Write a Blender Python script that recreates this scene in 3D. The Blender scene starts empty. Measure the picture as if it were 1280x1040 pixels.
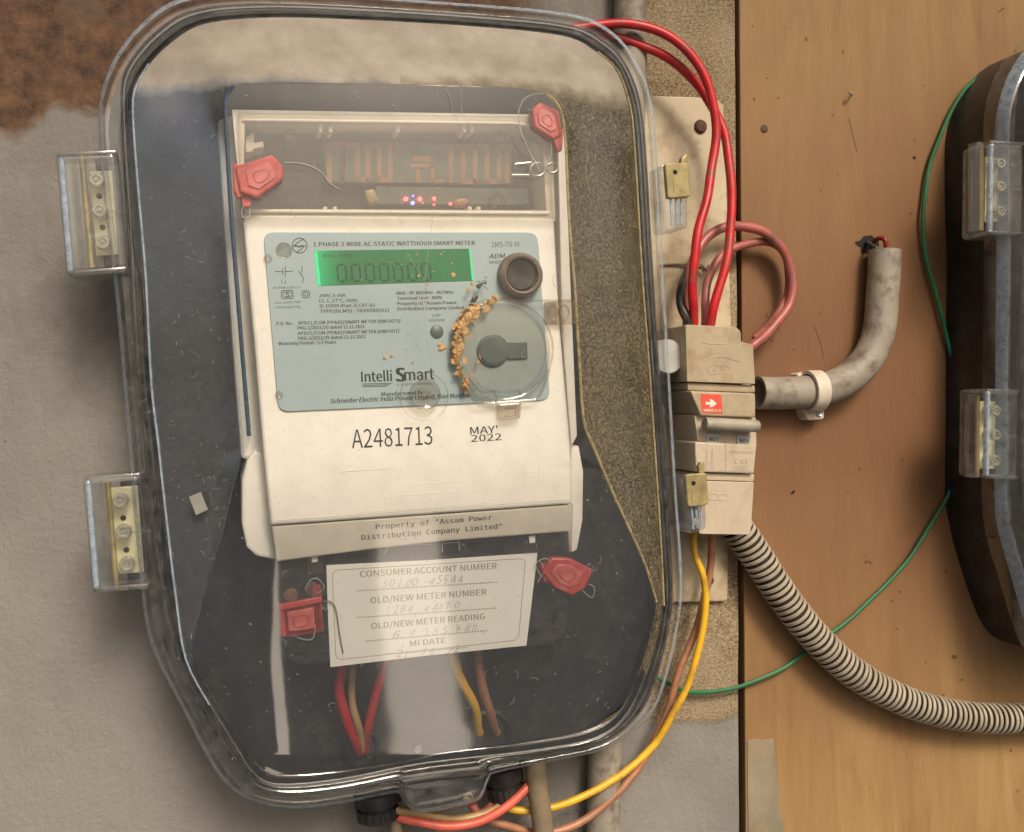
import bpy, bmesh, math, os, random
from mathutils import Vector, Matrix, noise
random.seed(7)
S = bpy.context.scene
COL = S.collection

# ------------------------------------------------------------------ camera
F = 1200.0                                  # focal length in pixels of a 1280 px wide picture
YAW, PIT, ROL = (math.radians(a) for a in (-16.7, 1.75, -3.19))
AXD = 0.42                                  # metres to the wall along the lens axis
def _m(a, b, c):
    Ry = Matrix(((math.cos(a), 0, math.sin(a)), (0, 1, 0), (-math.sin(a), 0, math.cos(a))))
    Rx = Matrix(((1, 0, 0), (0, math.cos(b), -math.sin(b)), (0, math.sin(b), math.cos(b))))
    Rz = Matrix(((math.cos(c), -math.sin(c), 0), (math.sin(c), math.cos(c), 0), (0, 0, 1)))
    return Rz @ Rx @ Ry
RC = _m(YAW, PIT, ROL)                      # (right, down, into wall) -> camera
RCT = RC.transposed()
DW = AXD * RC[2][2]                         # camera to wall, square on
def W(px, py, d=0.0):
    """world point seen at photo pixel (px,py), d millimetres proud of the wall"""
    r = RCT @ Vector(((px - 640) / F, (py - 520) / F, 1))
    p = r * ((DW - d * .001) / r.z)
    return Vector((p.x, p.z - DW, -p.y))
def cv(v): return Vector((v[0], v[2], -v[1]))
cam = bpy.data.cameras.new("camera"); camo = bpy.data.objects.new("camera", cam); COL.objects.link(camo)
rt, up, bk = cv(RC[0]), -cv(RC[1]), -cv(RC[2])
M = Matrix((rt, up, bk)).transposed().to_4x4(); M.translation = Vector((0, -DW, 0))
camo.matrix_world = M
cam.sensor_fit = 'HORIZONTAL'; cam.sensor_width = 36; cam.lens = 36 * F / 1280
cam.clip_start = 0.01; cam.clip_end = 500
S.camera = camo

# ------------------------------------------------------------------ light
SUN_EL, SUN_AZ = math.radians(42), math.radians(13)      # azimuth: to the right of straight behind the camera
w = bpy.data.worlds.new("World"); S.world = w; w.use_nodes = True
nt = w.node_tree; bg = nt.nodes['Background']
sky = nt.nodes.new('ShaderNodeTexSky'); sky.sky_type = 'NISHITA'; sky.sun_disc = False
sky.sun_elevation = SUN_EL; sky.sun_rotation = math.pi - SUN_AZ
sky.air_density = 1.0; sky.dust_density = 9; sky.ozone_density = 0
nt.links.new(sky.outputs[0], bg.inputs[0]); bg.inputs[1].default_value = 0.06
sl = bpy.data.lights.new("sun", 'SUN'); sl.energy = 1.5; sl.angle = math.radians(16); sl.color = (1, .89, .74)
so = bpy.data.objects.new("sun", sl); COL.objects.link(so)
sd = Vector((math.sin(SUN_AZ) * math.cos(SUN_EL), -math.cos(SUN_AZ) * math.cos(SUN_EL), math.sin(SUN_EL)))
so.rotation_euler = sd.to_track_quat('Z', 'Y').to_euler(); so.location = sd * 5
S.view_settings.view_transform = 'Standard'; S.view_settings.look = 'None'
S.view_settings.exposure = 0.82; S.view_settings.gamma = 1
S.cycles.transparent_max_bounces = 40; S.cycles.max_bounces = 14; S.cycles.diffuse_bounces = 4
S.cycles.glossy_bounces = 6; S.cycles.transmission_bounces = 8

# ------------------------------------------------------------------ materials
def newmat(name):
    m = bpy.data.materials.new(name); m.use_nodes = True
    t = m.node_tree; t.nodes.clear()
    return m, t
class NB:
    """tiny node builder"""
    def __init__(s, t): s.t = t; s.tc = t.nodes.new('ShaderNodeTexCoord')
    def n(s, typ, **k):
        x = s.t.nodes.new(typ)
        for a, b in k.items(): setattr(x, a, b)
        return x
    def l(s, a, b): s.t.links.new(a, b)
    def n_z(s):
        x = s.n('ShaderNodeSeparateXYZ'); s.l(s.tc.outputs['Object'], x.inputs[0]); return x.outputs[2]
    def noise(s, scale, detail=4, rough=.55, stretch=(1, 1, 1), dist=0):
        mp = s.n('ShaderNodeMapping'); mp.inputs['Scale'].default_value = stretch
        s.l(s.tc.outputs['Object'], mp.inputs[0])
        x = s.n('ShaderNodeTexNoise'); x.inputs['Scale'].default_value = scale; x.inputs['Detail'].default_value = detail
        x.inputs['Roughness'].default_value = rough; x.inputs['Distortion'].default_value = dist
        s.l(mp.outputs[0], x.inputs['Vector']); return x.outputs['Fac']
    def ramp(s, fac, stops):
        r = s.n('ShaderNodeValToRGB'); e = r.color_ramp.elements
        while len(e) < len(stops): e.new(.5)
        for i, (p, c) in enumerate(stops):
            e[i].position = p; e[i].color = (c, c, c, 1) if not hasattr(c, '__len__') else (*c, 1)
        s.l(fac, r.inputs[0]); return r.outputs[0]
    def math(s, op, a, b=None, clamp=False):
        x = s.n('ShaderNodeMath', operation=op); x.use_clamp = clamp
        for i, v in enumerate((a, b)):
            if v is None: continue
            if hasattr(v, 'is_output'): s.l(v, x.inputs[i])
            else: x.inputs[i].default_value = v
        return x.outputs[0]
    def mix(s, f, a, b):
        x = s.n('ShaderNodeMix', data_type='RGBA')
        for i, v in ((0, f), (6, a), (7, b)):
            if hasattr(v, 'is_output'): s.l(v, x.inputs[i])
            elif i == 0: x.inputs[0].default_value = v
            else: x.inputs[i].default_value = (*v, 1)
        return x.outputs[2]
    def bump(s, h, strength=.3, dist=.0005):
        b = s.n('ShaderNodeBump'); b.inputs['Strength'].default_value = strength; b.inputs['Distance'].default_value = dist
        s.l(h, b.inputs['Height']); return b.outputs[0]
    def out(s, sh):
        o = s.n('ShaderNodeOutputMaterial'); s.l(sh, o.inputs[0])
def solid(name, c, rough=.5, metal=0, var=.12, vscale=120, dirt=0, dirtc=(.12, .08, .04), dscale=90, bump=.12, bscale=900, spec=.5, emit=None):
    m, t = newmat(name); b = NB(t)
    p = b.n('ShaderNodeBsdfPrincipled')
    n1 = b.noise(vscale, 5)
    dk = tuple(x * (1 - var) for x in c); lt = tuple(min(1, x * (1 + var)) for x in c)
    col = b.mix(b.ramp(n1, [(.3, 0), (.7, 1)]), dk, lt)
    if dirt:
        n2 = b.noise(dscale, 7, .7)
        col = b.mix(b.math('MULTIPLY', b.ramp(n2, [(.5, 0), (.68, 1)]), dirt), col, dirtc)
    b.l(col, p.inputs['Base Color']); p.inputs['Roughness'].default_value = rough; p.inputs['Metallic'].default_value = metal
    p.inputs['Specular IOR Level'].default_value = spec
    if bump: b.l(b.bump(b.noise(bscale, 4), bump, .0003), p.inputs['Normal'])
    if emit:
        p.inputs['Emission Color'].default_value = (*emit[0], 1); p.inputs['Emission Strength'].default_value = emit[1]
    b.out(p.outputs[0]); return m
def clear(name, tint=(.96, .97, .97), dust=.05, dustc=(.55, .5, .43), lo=.35, hi=.75, dscale=160, grain=0, rough=.03, refl=1.0, wavy=.0, f0=.07, top=None, f0z=None):
    """thin clear plastic: see-through, a mirror film that grows towards grazing angles, and dust lying on it"""
    m, t = newmat(name); b = NB(t)
    tr = b.n('ShaderNodeBsdfTransparent'); tr.inputs[0].default_value = (*tint, 1)
    gl = b.n('ShaderNodeBsdfGlossy'); gl.inputs['Roughness'].default_value = rough
    lw = b.n('ShaderNodeLayerWeight'); lw.inputs[0].default_value = .5
    base = f0 * refl
    if f0z:                                   # reflectance raised lower down to strengthen the glare, fading between two heights
        za, zb, f1 = f0z; sz = b.n('ShaderNodeSeparateXYZ'); b.l(b.tc.outputs['Object'], sz.inputs[0])
        base = b.math('ADD', b.math('MULTIPLY', b.math('DIVIDE', b.math('SUBTRACT', za, sz.outputs[2]), za - zb, True), f1 - f0), f0)
    fr = b.math('ADD', b.math('MULTIPLY', b.math('POWER', lw.outputs['Facing'], 4.0), .85 * refl), base, True)
    if wavy: 
        bn = b.bump(b.noise(28, 2), wavy, .002); b.l(bn, gl.inputs['Normal'])
    mx = b.n('ShaderNodeMixShader'); b.l(fr, mx.inputs[0]); b.l(tr.outputs[0], mx.inputs[1]); b.l(gl.outputs[0], mx.inputs[2])
    df = b.n('ShaderNodeBsdfDiffuse'); 
    b.l(b.mix(b.noise(70, 4), tuple(x * .8 for x in dustc), tuple(min(1, x * 1.15) for x in dustc)), df.inputs[0])
    d = b.ramp(b.noise(dscale, 6, .65), [(lo, 0), (hi, 1)])
    if grain:
        g = b.ramp(b.noise(1250, 3, .85), [(.44, .0), (.60, 1)])
        d = b.mix(grain, d, g)
    d = b.math('MULTIPLY', d, dust)
    if top:                                   # thick dust settled on the upward face, above a slanting line
        a, bb, soft = top; sx = b.n('ShaderNodeSeparateXYZ'); b.l(b.tc.outputs['Object'], sx.inputs[0])
        e = b.math('SUBTRACT', sx.outputs[2], b.math('ADD', a, b.math('MULTIPLY', sx.outputs[0], bb)))
        e = b.math('ADD', e, b.math('MULTIPLY', b.math('SUBTRACT', b.noise(120, 4), .5), soft))
        tm = b.math('MULTIPLY', b.math('MULTIPLY', e, 1 / soft, True), b.ramp(b.noise(90, 6, .7), [(.05, .78), (.5, .95)]))
        d = b.math('MAXIMUM', d, tm)
        topc = b.mix(b.ramp(b.noise(60, 5, .6), [(.35, 0), (.65, 1)]), (.255, .228, .19), (.36, .328, .28))
        for lk in list(df.inputs[0].links): src = lk.from_socket
        b.l(b.mix(b.math('MULTIPLY', e, 1 / soft, True), src, topc), df.inputs[0])
    # a few sharp specks
    sp = b.ramp(b.noise(700, 2, .5), [(.705, 0), (.75, 1)])
    d = b.math('ADD', d, b.math('MULTIPLY', sp, .32 if dust > .02 else 0), True)
    m2 = b.n('ShaderNodeMixShader'); b.l(d, m2.inputs[0]); b.l(mx.outputs[0], m2.inputs[1]); b.l(df.outputs[0], m2.inputs[2])
    b.out(m2.outputs[0]); return m
def wiremat(name, c, dirt=.35):
    return solid(name, c, .4, var=.25, vscale=90, dirt=min(.9, dirt * 1.6), dirtc=(.13, .085, .06), dscale=110, bump=.25, bscale=400)

# plaster wall: grey paint at the left, bare sandy render at the right, rusty corner at the top left
def wallmat():
    m, t = newmat('plaster'); b = NB(t); p = b.n('ShaderNodeBsdfPrincipled'); p.inputs['Roughness'].default_value = .85
    p.inputs['Specular IOR Level'].default_value = .25
    sx = b.n('ShaderNodeSeparateXYZ'); b.l(b.tc.outputs['Object'], sx.inputs[0])
    X, Z = sx.outputs[0], sx.outputs[2]
    wob = b.noise(24, 5, .55)
    grey = b.mix(b.ramp(b.noise(22, 8, .65), [(.35, 0), (.7, 1)]), (.17, .158, .142), (.28, .263, .24))
    grey = b.mix(b.ramp(b.noise(9, 4), [(.42, 0), (.62, 1)]), grey, (.25, .236, .215))
    sandc = b.mix(b.ramp(b.noise(800, 3, .7), [(.38, 0), (.66, 1)]), (.14, .10, .055), (.46, .36, .23))
    sandc = b.mix(b.ramp(b.noise(35, 5), [(.4, 0), (.7, .6)]), sandc, (.46, .37, .25))
    rust = b.mix(b.ramp(b.noise(120, 6, .7), [(.36, 0), (.66, 1)]), (.065, .04, .03), (.175, .10, .058))
    rust = b.mix(b.ramp(b.noise(40, 5, .6), [(.5, 0), (.6, .7)]), rust, (.155, .105, .075))
    # where: X,Z of marks given below the builder
    def ge(v, edge, soft, amp):          # 1 where v > edge, ragged
        a = b.math('ADD', v, b.math('MULTIPLY', b.math('SUBTRACT', wob, .5), amp))
        return b.math('MULTIPLY', b.math('SUBTRACT', a, edge), 1 / soft, True)
    c0 = W(790, 500); c1 = W(880, 905); c2 = W(60, 165)
    bare = b.math('MULTIPLY', ge(X, c0.x, .002, .004), ge(Z, c1.z, .003, .022))
    col = b.mix(bare, grey, sandc)
    rm = b.math('MULTIPLY', ge(Z, c2.z, .006, .06), b.math('SUBTRACT', 1, ge(X, W(640, 60).x, .02, .02)))
    col = b.mix(rm, col, rust)
    sp = b.ramp(b.noise(260, 3, .6), [(.70, 0), (.76, .75)])
    col = b.mix(sp, col, (.10, .07, .045))
    b.l(col, p.inputs['Base Color'])
    h = b.math('ADD', b.math('MULTIPLY', b.noise(430, 6, .7), .55), b.math('MULTIPLY', b.noise(80, 5, .6, (1, 1, .45)), 1.0))
    h = b.math('ADD', h, b.math('MULTIPLY', b.math('MULTIPLY', b.noise(1300, 3, .6), bare), .9))
    h = b.math('ADD', h, b.math('MULTIPLY', b.noise(150, 5, .6, (1, 1, .16)), .55))
    h = b.math('ADD', h, b.math('MULTIPLY', b.math('SUBTRACT', 1, rm), .35))
    b.l(b.bump(h, .9, .0015), p.inputs['Normal'])
    b.out(p.outputs[0]); return m
def woodmat():                              # shade between the boxes painted as a darker, redder middle band
    SHADE_MID = -(W(1050, 510, 2).z + .34) / .19
    m, t = newmat('plywood'); b = NB(t); p = b.n('ShaderNodeBsdfPrincipled'); p.inputs['Roughness'].default_value = .6
    p.inputs['Specular IOR Level'].default_value = .3
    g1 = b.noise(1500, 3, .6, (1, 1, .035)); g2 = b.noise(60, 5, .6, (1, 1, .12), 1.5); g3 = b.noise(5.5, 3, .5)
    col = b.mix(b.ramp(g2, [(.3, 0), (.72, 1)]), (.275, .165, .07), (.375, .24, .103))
    col = b.mix(b.math('MULTIPLY', b.ramp(b.math('ADD', b.math('MULTIPLY', b.math('SUBTRACT', g3, .5), 1.3), b.math('SUBTRACT', 1.12, b.math('ABSOLUTE', b.math('ADD', b.math('DIVIDE', b.n_z(), .19), SHADE_MID)))), [(.1, 0), (.9, 1)]), .9), col, (.155, .071, .036))
    col = b.mix(b.math('MULTIPLY', b.ramp(g1, [(.42, 1), (.6, 0)]), .26), col, (.24, .125, .05))
    st = b.noise(46, 6, .68, (1, 1, .3), .6)
    col = b.mix(b.ramp(st, [(.55, 0), (.72, .55)]), col, (.20, .098, .042))
    sp = b.ramp(b.noise(170, 2, .5), [(.735, 0), (.755, .85)])
    col = b.mix(sp, col, (.09, .045, .02))
    b.l(col, p.inputs['Base Color']); b.l(b.bump(g1, .22, .0003), p.inputs['Normal'])
    b.out(p.outputs[0]); return m
_r0 = W(500, 1000, 0); _tl, _tr = W(200, 118, 54) - _r0, W(750, 137, 54) - _r0
_sl = (_tr.z - _tl.z) / (_tr.x - _tl.x); TOPL = (_tl.z - _tl.x * _sl, _sl, .006); TOPR = (_tl.z - _tl.x * _sl, _sl, .009)
MT = dict(
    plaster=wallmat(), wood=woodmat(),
    black=solid('black_plastic', (.016, .016, .018), .42, var=.3, dirt=.5, dirtc=(.07, .06, .05), dscale=60, bump=.25, bscale=700),
    lid=clear('clear_lid', dust=.035, dustc=(.44, .47, .50), lo=.2, hi=.9, dscale=420, wavy=.04, f0=.06, f0z=((W(500, 540, 60) - _r0).z, (W(500, 700, 56) - _r0).z, .32), rough=.06),
    rim=clear('clear_rim', (.93, .95, .96), dust=.14, dustc=(.50, .49, .47), dscale=220, rough=.07, f0=.10),
    grainy=clear('grainy_side', dust=.52, dustc=(.40, .335, .215), lo=.2, hi=.8, dscale=55, grain=.74, rough=.1, top=TOPR),
    left=clear('sky_veil_side', (.9, .93, .95), dust=.20, dustc=(.36, .385, .42), lo=.1, hi=.9, dscale=500, rough=.2, f0=.30, wavy=.2, top=TOPL),  # bluish dust and raised reflectance paint the sky's veil on this side
    skyfrost=clear('frosted_sky_edge', (.9, .93, .96), dust=.56, dustc=(.43, .53, .65), lo=.1, hi=.6, dscale=300, rough=.1, f0=.10),  # edge frosting tinted blue to stand in for reflected sky
    litedge=clear('lit_dusty_edge', (.95, .88, .65), dust=.60, dustc=(.52, .43, .24), lo=.2, hi=.6, dscale=260, rough=.1, f0=.12),  # dusty yellow colour stands in for light caught on the right folds
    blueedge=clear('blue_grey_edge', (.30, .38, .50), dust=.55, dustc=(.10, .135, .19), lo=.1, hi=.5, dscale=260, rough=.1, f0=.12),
    post=clear('screw_post_plastic', (.90, .90, .86), dust=.42, dustc=(.55, .53, .46), lo=.1, hi=.6, dscale=300, rough=.06, f0=.16),
    hinge=clear('hinge_plastic', (.93, .94, .94), dust=.10, dustc=(.55, .54, .50), dscale=220, rough=.07, f0=.09),
    brownclear=clear('aged_clear_plastic', (.90, .87, .83), dust=.09, dustc=(.45, .38, .30), dscale=220, rough=.08, f0=.06),
    cover=clear('terminal_cover_plastic', (.88, .89, .88), dust=.10, dustc=(.52, .47, .40), dscale=300, rough=.1),
    winc=clear('window_cover_plastic', (.93, .91, .87), dust=.04, dustc=(.42, .36, .30), dscale=300, rough=.1),
    cream=solid('cream_casing', (.78, .74, .67), .42, var=.05, dirt=.12, dirtc=(.45, .34, .2), bump=.06),
    cream2=solid('cream_rib', (.70, .66, .595), .45, var=.06, bump=.05),
    plate=solid('name_plate_grey', (.33, .41, .425), .4, var=.06, vscale=30, bump=.03),
    ink=solid('dark_ink', (.03, .035, .035), .6, bump=0, var=.25, vscale=900),
    ink2=solid('worn_ink', (.05, .055, .055), .6, bump=0, var=.35, vscale=900),
    ink3=solid('grey_print', (.30, .26, .21), .6, bump=0, var=.2, vscale=600),
    pencil=solid('pencil', (.42, .38, .33), .7, bump=0),
    lcd=None, seg=solid('display_segment', (.006, .035, .018), .5, bump=0),
    lcdlit=solid('lit_display_end', (.02, .5, .2), .4, bump=0, emit=((.0, .75, .28), .28)),
    pcb=solid('circuit_board', (.07, .095, .088), .5, var=.25, vscale=200),
    band=solid('cover_band_cream', (.50, .45, .375), .4, var=.08, bump=.05),
    inner=solid('dark_interior', (.022, .018, .015), .6, var=.5, vscale=150),
    copper=solid('copper_trace', (.30, .14, .085), .45, var=.2),
    red_led=solid('red_led', (.6, .02, .02), .3, bump=0, emit=((1, .03, .04), 10)),
    blue_led=solid('blue_led', (.05, .05, .6), .3, bump=0, emit=((.12, .12, 1), 5)),
    amber_led=solid('amber_led', (.5, .4, .05), .3, bump=0, emit=((1, .6, .05), .5)),
    seal=solid('red_seal', (.46, .05, .045), .35, var=.3, vscale=120, dirt=.6, dirtc=(.50, .17, .14), dscale=150, bump=.2),
    sealface=solid('rubbed_red_seal', (.52, .11, .10), .3, var=.25, vscale=150, dirt=.7, dirtc=(.52, .25, .22), dscale=170, bump=.2),
    steel=solid('steel', (.55, .54, .52), .3, 1, var=.15, dirt=.3),
    brass=solid('tarnished_brass', (.33, .27, .125), .5, .3, var=.25, dirt=.7, dirtc=(.16, .12, .06), dscale=160, bump=.3),
    yellowbrass=solid('zinc_plate', (.60, .56, .36), .35, .15, var=.2, dirt=.5, dirtc=(.25, .24, .12), dscale=130),
    rustm=solid('rusty_bolt', (.10, .055, .035), .8, .2, var=.4, vscale=400, bump=.6),
    paper=solid('label_paper', (.76, .735, .68), .7, var=.05, vscale=40, bump=.08, bscale=200),
    sticker=solid('white_scrap', (.22, .215, .20), .6),
    redw=wiremat('red_insulation', (.50, .012, .018), .45), pinkw=wiremat('faded_pink_insulation', (.36, .10, .085), .6),
    brownw=wiremat('brown_insulation', (.36, .16, .085), .4), yelloww=wiremat('yellow_insulation', (.70, .40, .02), .3),
    stubred=wiremat('dusty_red', (.26, .03, .025), .8), stubgreen=wiremat('dusty_green', (.02, .045, .028), .8), greenw=wiremat('green_insulation', (.012, .135, .05), .2), blackw=wiremat('black_tape', (.02, .017, .015), .5),
    tanw=wiremat('tan_insulation', (.42, .27, .12), .3), coralw=wiremat('coral_insulation', (.66, .12, .08), .2),
    greyp=solid('grey_pvc', (.28, .25, .205), .55, var=.22, vscale=60, dirt=.85, dirtc=(.10, .065, .04), dscale=95, bump=.2, bscale=300),
    flex=solid('grey_flexible_conduit', (.38, .33, .255), .45, var=.12, dirt=.55, dirtc=(.17, .12, .07), dscale=70),
    groove=solid('dark_groove', (.030, .021, .014), .8, var=.5, vscale=200, bump=0),  # darker colour for the hose grooves
    oldcable=solid('grey_brown_cable', (.22, .17, .11), .6, var=.2, dirt=.4),
    whitep=solid('white_saddle', (.60, .53, .44), .4, var=.08, dirt=.5, dirtc=(.3, .2, .11), dscale=110),
    mcb=solid('aged_cream_plastic', (.38, .31, .21), .45, var=.1, dirt=.9, dirtc=(.27, .19, .10), dscale=95, bump=.18),
    mcb2=solid('pale_breaker_plastic', (.48, .405, .31), .42, var=.06, dirt=.45, dirtc=(.35, .25, .14), dscale=110, bump=.1),
    handle=solid('grey_toggle', (.34, .31, .25), .4, var=.12, dirt=.6, dirtc=(.13, .10, .07), dscale=90),
    window=solid('grey_indicator', (.40, .41, .40), .4, var=.1),
    hred=solid('red_print', (.66, .075, .045), .5, var=.1, bump=0),
    white=solid('white_print', (.75, .68, .58), .6, bump=0),
    sheet=solid('cream_metal_sheet', (.50, .42, .29), .5, var=.14, vscale=35, dirt=.9, dirtc=(.26, .17, .08), dscale=48, bump=.15, bscale=250),
    greydisc=solid('grey_plastic_cap', (.42, .41, .38), .45, var=.1, dirt=.3),
    knob=solid('dark_button', (.014, .011, .009), .35, var=.4, dirt=.5, dirtc=(.12, .09, .06)),
    knobring=solid('worn_ring', (.17, .13, .105), .5, var=.3, dirt=.6, dirtc=(.08, .05, .03), dscale=180),
    magnet=solid('grey_magnet', (.10, .125, .118), .4, var=.15, bump=.05),
    dome=clear('clear_dome', (.95, .95, .94), dust=.03, dustc=(.45, .42, .36), dscale=300, rough=.05, f0=.06), disc=solid('pale_disc', (.37, .42, .405), .35, var=.05),
    mud=solid('orange_mud_crumb', (.60, .36, .15), .9, var=.35, vscale=500, dirt=.9, dirtc=(.16, .06, .02), dscale=420, bump=.8, bscale=700),
    darkmud=solid('dark_mud', (.14, .06, .025), .9, var=.5, vscale=400, bump=.8, bscale=700),
    fibre=solid('pale_fibre', (.36, .36, .34), .6, bump=0),
    darkbit=solid('dark_husk', (.045, .03, .02), .6, var=.3),
    patch=solid('grey_paint_patch', (.235, .20, .14), .75, var=.2, vscale=60, dirt=.5, dirtc=(.42, .25, .1), dscale=50, bump=.4, bscale=300),
    ground=solid('ground_earth', (.056, .060, .066), .9, var=.2, vscale=2, bump=.2, bscale=20),
    eave=solid('shade_eave_wood', (.16, .12, .08), .7), path=solid('glare_strip', (.88, .84, .77), .8, var=.06, vscale=3, bump=.1, bscale=20),  # eave and path serve the added unseen shade eave and glare strips
    hole=solid('hole_dark', (.012, .009, .007), .9, bump=0),
    stain=solid('dark_stain', (.06, .035, .02), .9, var=.5, vscale=500),
)
def lcdmat():
    m, t = newmat('green_display'); b = NB(t); p = b.n('ShaderNodeBsdfPrincipled'); p.inputs['Roughness'].default_value = .35
    col = b.mix(b.ramp(b.noise(60, 4), [(.35, 0), (.7, 1)]), (.006, .115, .034), (.012, .14, .04))
    b.l(col, p.inputs['Base Color']); p.inputs['Emission Color'].default_value = (.0, .62, .22, 1)
    sx = b.n('ShaderNodeSeparateXYZ'); b.l(b.tc.outputs['Object'], sx.inputs[0])      # side-lit: the backlight leaks in from its left end
    xl = W(394, 335, 52).x - W(510, 690, 20).x
    gl = b.math('POWER', b.math('SUBTRACT', 1, b.math('DIVIDE', b.math('SUBTRACT', sx.outputs[0], xl), .012), True), 2.0)
    b.l(b.math('ADD', b.math('MULTIPLY', gl, .35), .035), p.inputs['Emission Strength'])
    b.out(p.outputs[0]); return m
MT['lcd'] = lcdmat()

# ------------------------------------------------------------------ object helpers
OFF = {}                                     # object -> world point its mesh data is relative to
def thing(name, label, cat, at, group=None):
    o = bpy.data.objects.new(name, None); COL.objects.link(o); o.empty_display_size = .01
    o.location = at; OFF[o.name] = Vector(at); o['label'] = label; o['category'] = cat
    if group: o['group'] = group
    return o
def tag(o, label, cat, group=None, kind=None):
    if label: o['label'] = label
    if cat: o['category'] = cat
    if group: o['group'] = group
    if kind: o['kind'] = kind
    return o
def link(name, verts, faces, mat, parent=None, sharp=35, mats=None, midx=None, off0=None):
    if off0 is not None: off = Vector(off0)
    elif parent is None:
        lo = Vector([min(v[i] for v in verts) for i in range(3)]); hi = Vector([max(v[i] for v in verts) for i in range(3)])
        off = (lo + hi) / 2
    else: off = OFF[parent.name]
    me = bpy.data.meshes.new(name)
    me.from_pydata([tuple(Vector(v) - off) for v in verts], [], [tuple(f) for f in faces])
    for mm in (mats or [mat]): me.materials.append(mm)
    if midx:
        for p_, i in zip(me.polygons, midx): p_.material_index = i
    bm = bmesh.new(); bm.from_mesh(me)
    bmesh.ops.recalc_face_normals(bm, faces=bm.faces); bm.to_mesh(me); bm.free()
    if sharp:
        me.shade_smooth(); me.set_sharp_from_angle(angle=math.radians(sharp))
        ar = sorted(p_.area for p_ in me.polygons); md = ar[len(ar) // 2]
        for p_ in me.polygons:
            if p_.area > 15 * md: p_.use_smooth = False
    o = bpy.data.objects.new(name, me); COL.objects.link(o); OFF[o.name] = off
    if parent is None: o.location = off
    else: o.parent = parent
    return o
def join(*parts):
    V, Fc = [], []
    for v, f in parts:
        k = len(V); V += list(v); Fc += [[i + k for i in q] for q in f]
    return V, Fc
def catmull(P, n=8, closed=False):
    P = [Vector(p) for p in P]; out = []
    N = len(P); rng = N if closed else N - 1
    for i in range(rng):
        if closed: a, b, c, d = P[i - 1], P[i], P[(i + 1) % N], P[(i + 2) % N]
        else: a, b, c, d = P[max(i - 1, 0)], P[i], P[i + 1], P[min(i + 2, N - 1)]
        for k in range(n):
            t = k / n
            out.append(.5 * (2 * b + (c - a) * t + (2 * a - 5 * b + 4 * c - d) * t * t + (3 * b - a - 3 * c + d) * t ** 3))
    if not closed: out.append(P[-1])
    return out
def g_tube(path, r, sides=12, n=8, rf=None, cap=True, world=False, smooth=True):
    P = [Vector(p) if world else W(*p) for p in path]
    if smooth and len(P) > 2: P = catmull(P, n)
    V, Fc = [], []; r *= .001
    t0 = (P[1] - P[0]).normalized(); nrm = t0.orthogonal().normalized(); s = 0
    for i, p in enumerate(P):
        t = (P[min(i + 1, len(P) - 1)] - P[max(i - 1, 0)]).normalized()
        nrm = (nrm - t * nrm.dot(t)).normalized(); bn = t.cross(nrm)
        if i: s += (p - P[i - 1]).length
        rr = rf(s) * .001 if rf else r
        for k in range(sides):
            a = 2 * math.pi * k / sides
            V.append(p + (nrm * math.cos(a) + bn * math.sin(a)) * rr)
    for i in range(len(P) - 1):
        for k in range(sides):
            Fc.append((i * sides + k, i * sides + (k + 1) % sides, (i + 1) * sides + (k + 1) % sides, (i + 1) * sides + k))
    if cap:
        Fc.append(tuple(range(sides))[::-1]); Fc.append(tuple(range((len(P) - 1) * sides, len(P) * sides)))
    return V, Fc
def g_prism(poly, d0, d1, bevel=.4, seg=2):
    """outline in photo pixels at height d1, extruded straight back to height d0, front edges rounded"""
    fr = [W(x, y, d1) for x, y in poly]
    return prism_w(fr, d0, d1, bevel, seg)
def prism_w(fr, d0, d1, bevel=.4, seg=2):
    bm = bmesh.new()
    f = [bm.verts.new((p.x, -d1 * .001, p.z)) for p in fr]; k = [bm.verts.new((p.x, -d0 * .001, p.z)) for p in fr]
    n = len(f); top = bm.faces.new(f); bm.faces.new(k[::-1])
    for i in range(n): bm.faces.new((f[i], k[i], k[(i + 1) % n], f[(i + 1) % n]))
    bmesh.ops.recalc_face_normals(bm, faces=bm.faces)
    if bevel:
        ed = list(top.edges)
        if n <= 8: ed += [e for e in bm.edges if abs(e.verts[0].co.y - e.verts[1].co.y) > 1e-6 and (e.verts[0].co.xz - e.verts[1].co.xz).length < 1e-9]
        bmesh.ops.bevel(bm, geom=ed, offset=bevel * .001, segments=seg, affect='EDGES', profile=.5, clamp_overlap=True)
    bm.verts.index_update()
    V = [v.co.copy() for v in bm.verts]; Fc = [[v.index for v in q.verts] for q in bm.faces]; bm.free()
    return V, Fc
def g_lathe(px, py, prof, n=28, tilt=None):
    """round thing whose axis stands out of the wall: prof = [(radius mm, height mm)...], centre seen at (px,py) at the last height"""
    c = W(px, py, prof[-1][1]); V, Fc = [], []
    for r, d in prof:
        for k in range(n):
            a = 2 * math.pi * k / n
            V.append(Vector((c.x + math.cos(a) * r * .001, -d * .001, c.z + math.sin(a) * r * .001)))
    for i in range(len(prof) - 1):
        for k in range(n): Fc.append((i * n + k, i * n + (k + 1) % n, (i + 1) * n + (k + 1) % n, (i + 1) * n + k))
    if prof[-1][0] > 0: Fc.append(tuple(range((len(prof) - 1) * n, len(prof) * n)))
    if prof[0][0] > 0: Fc.append(tuple(range(n))[::-1])
    return V, Fc
def mm(px, d):                               # millimetres that px pixels span near the main meter
    return (W(500 + px, 400, d) - W(500, 400, d)).length * 1000
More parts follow.
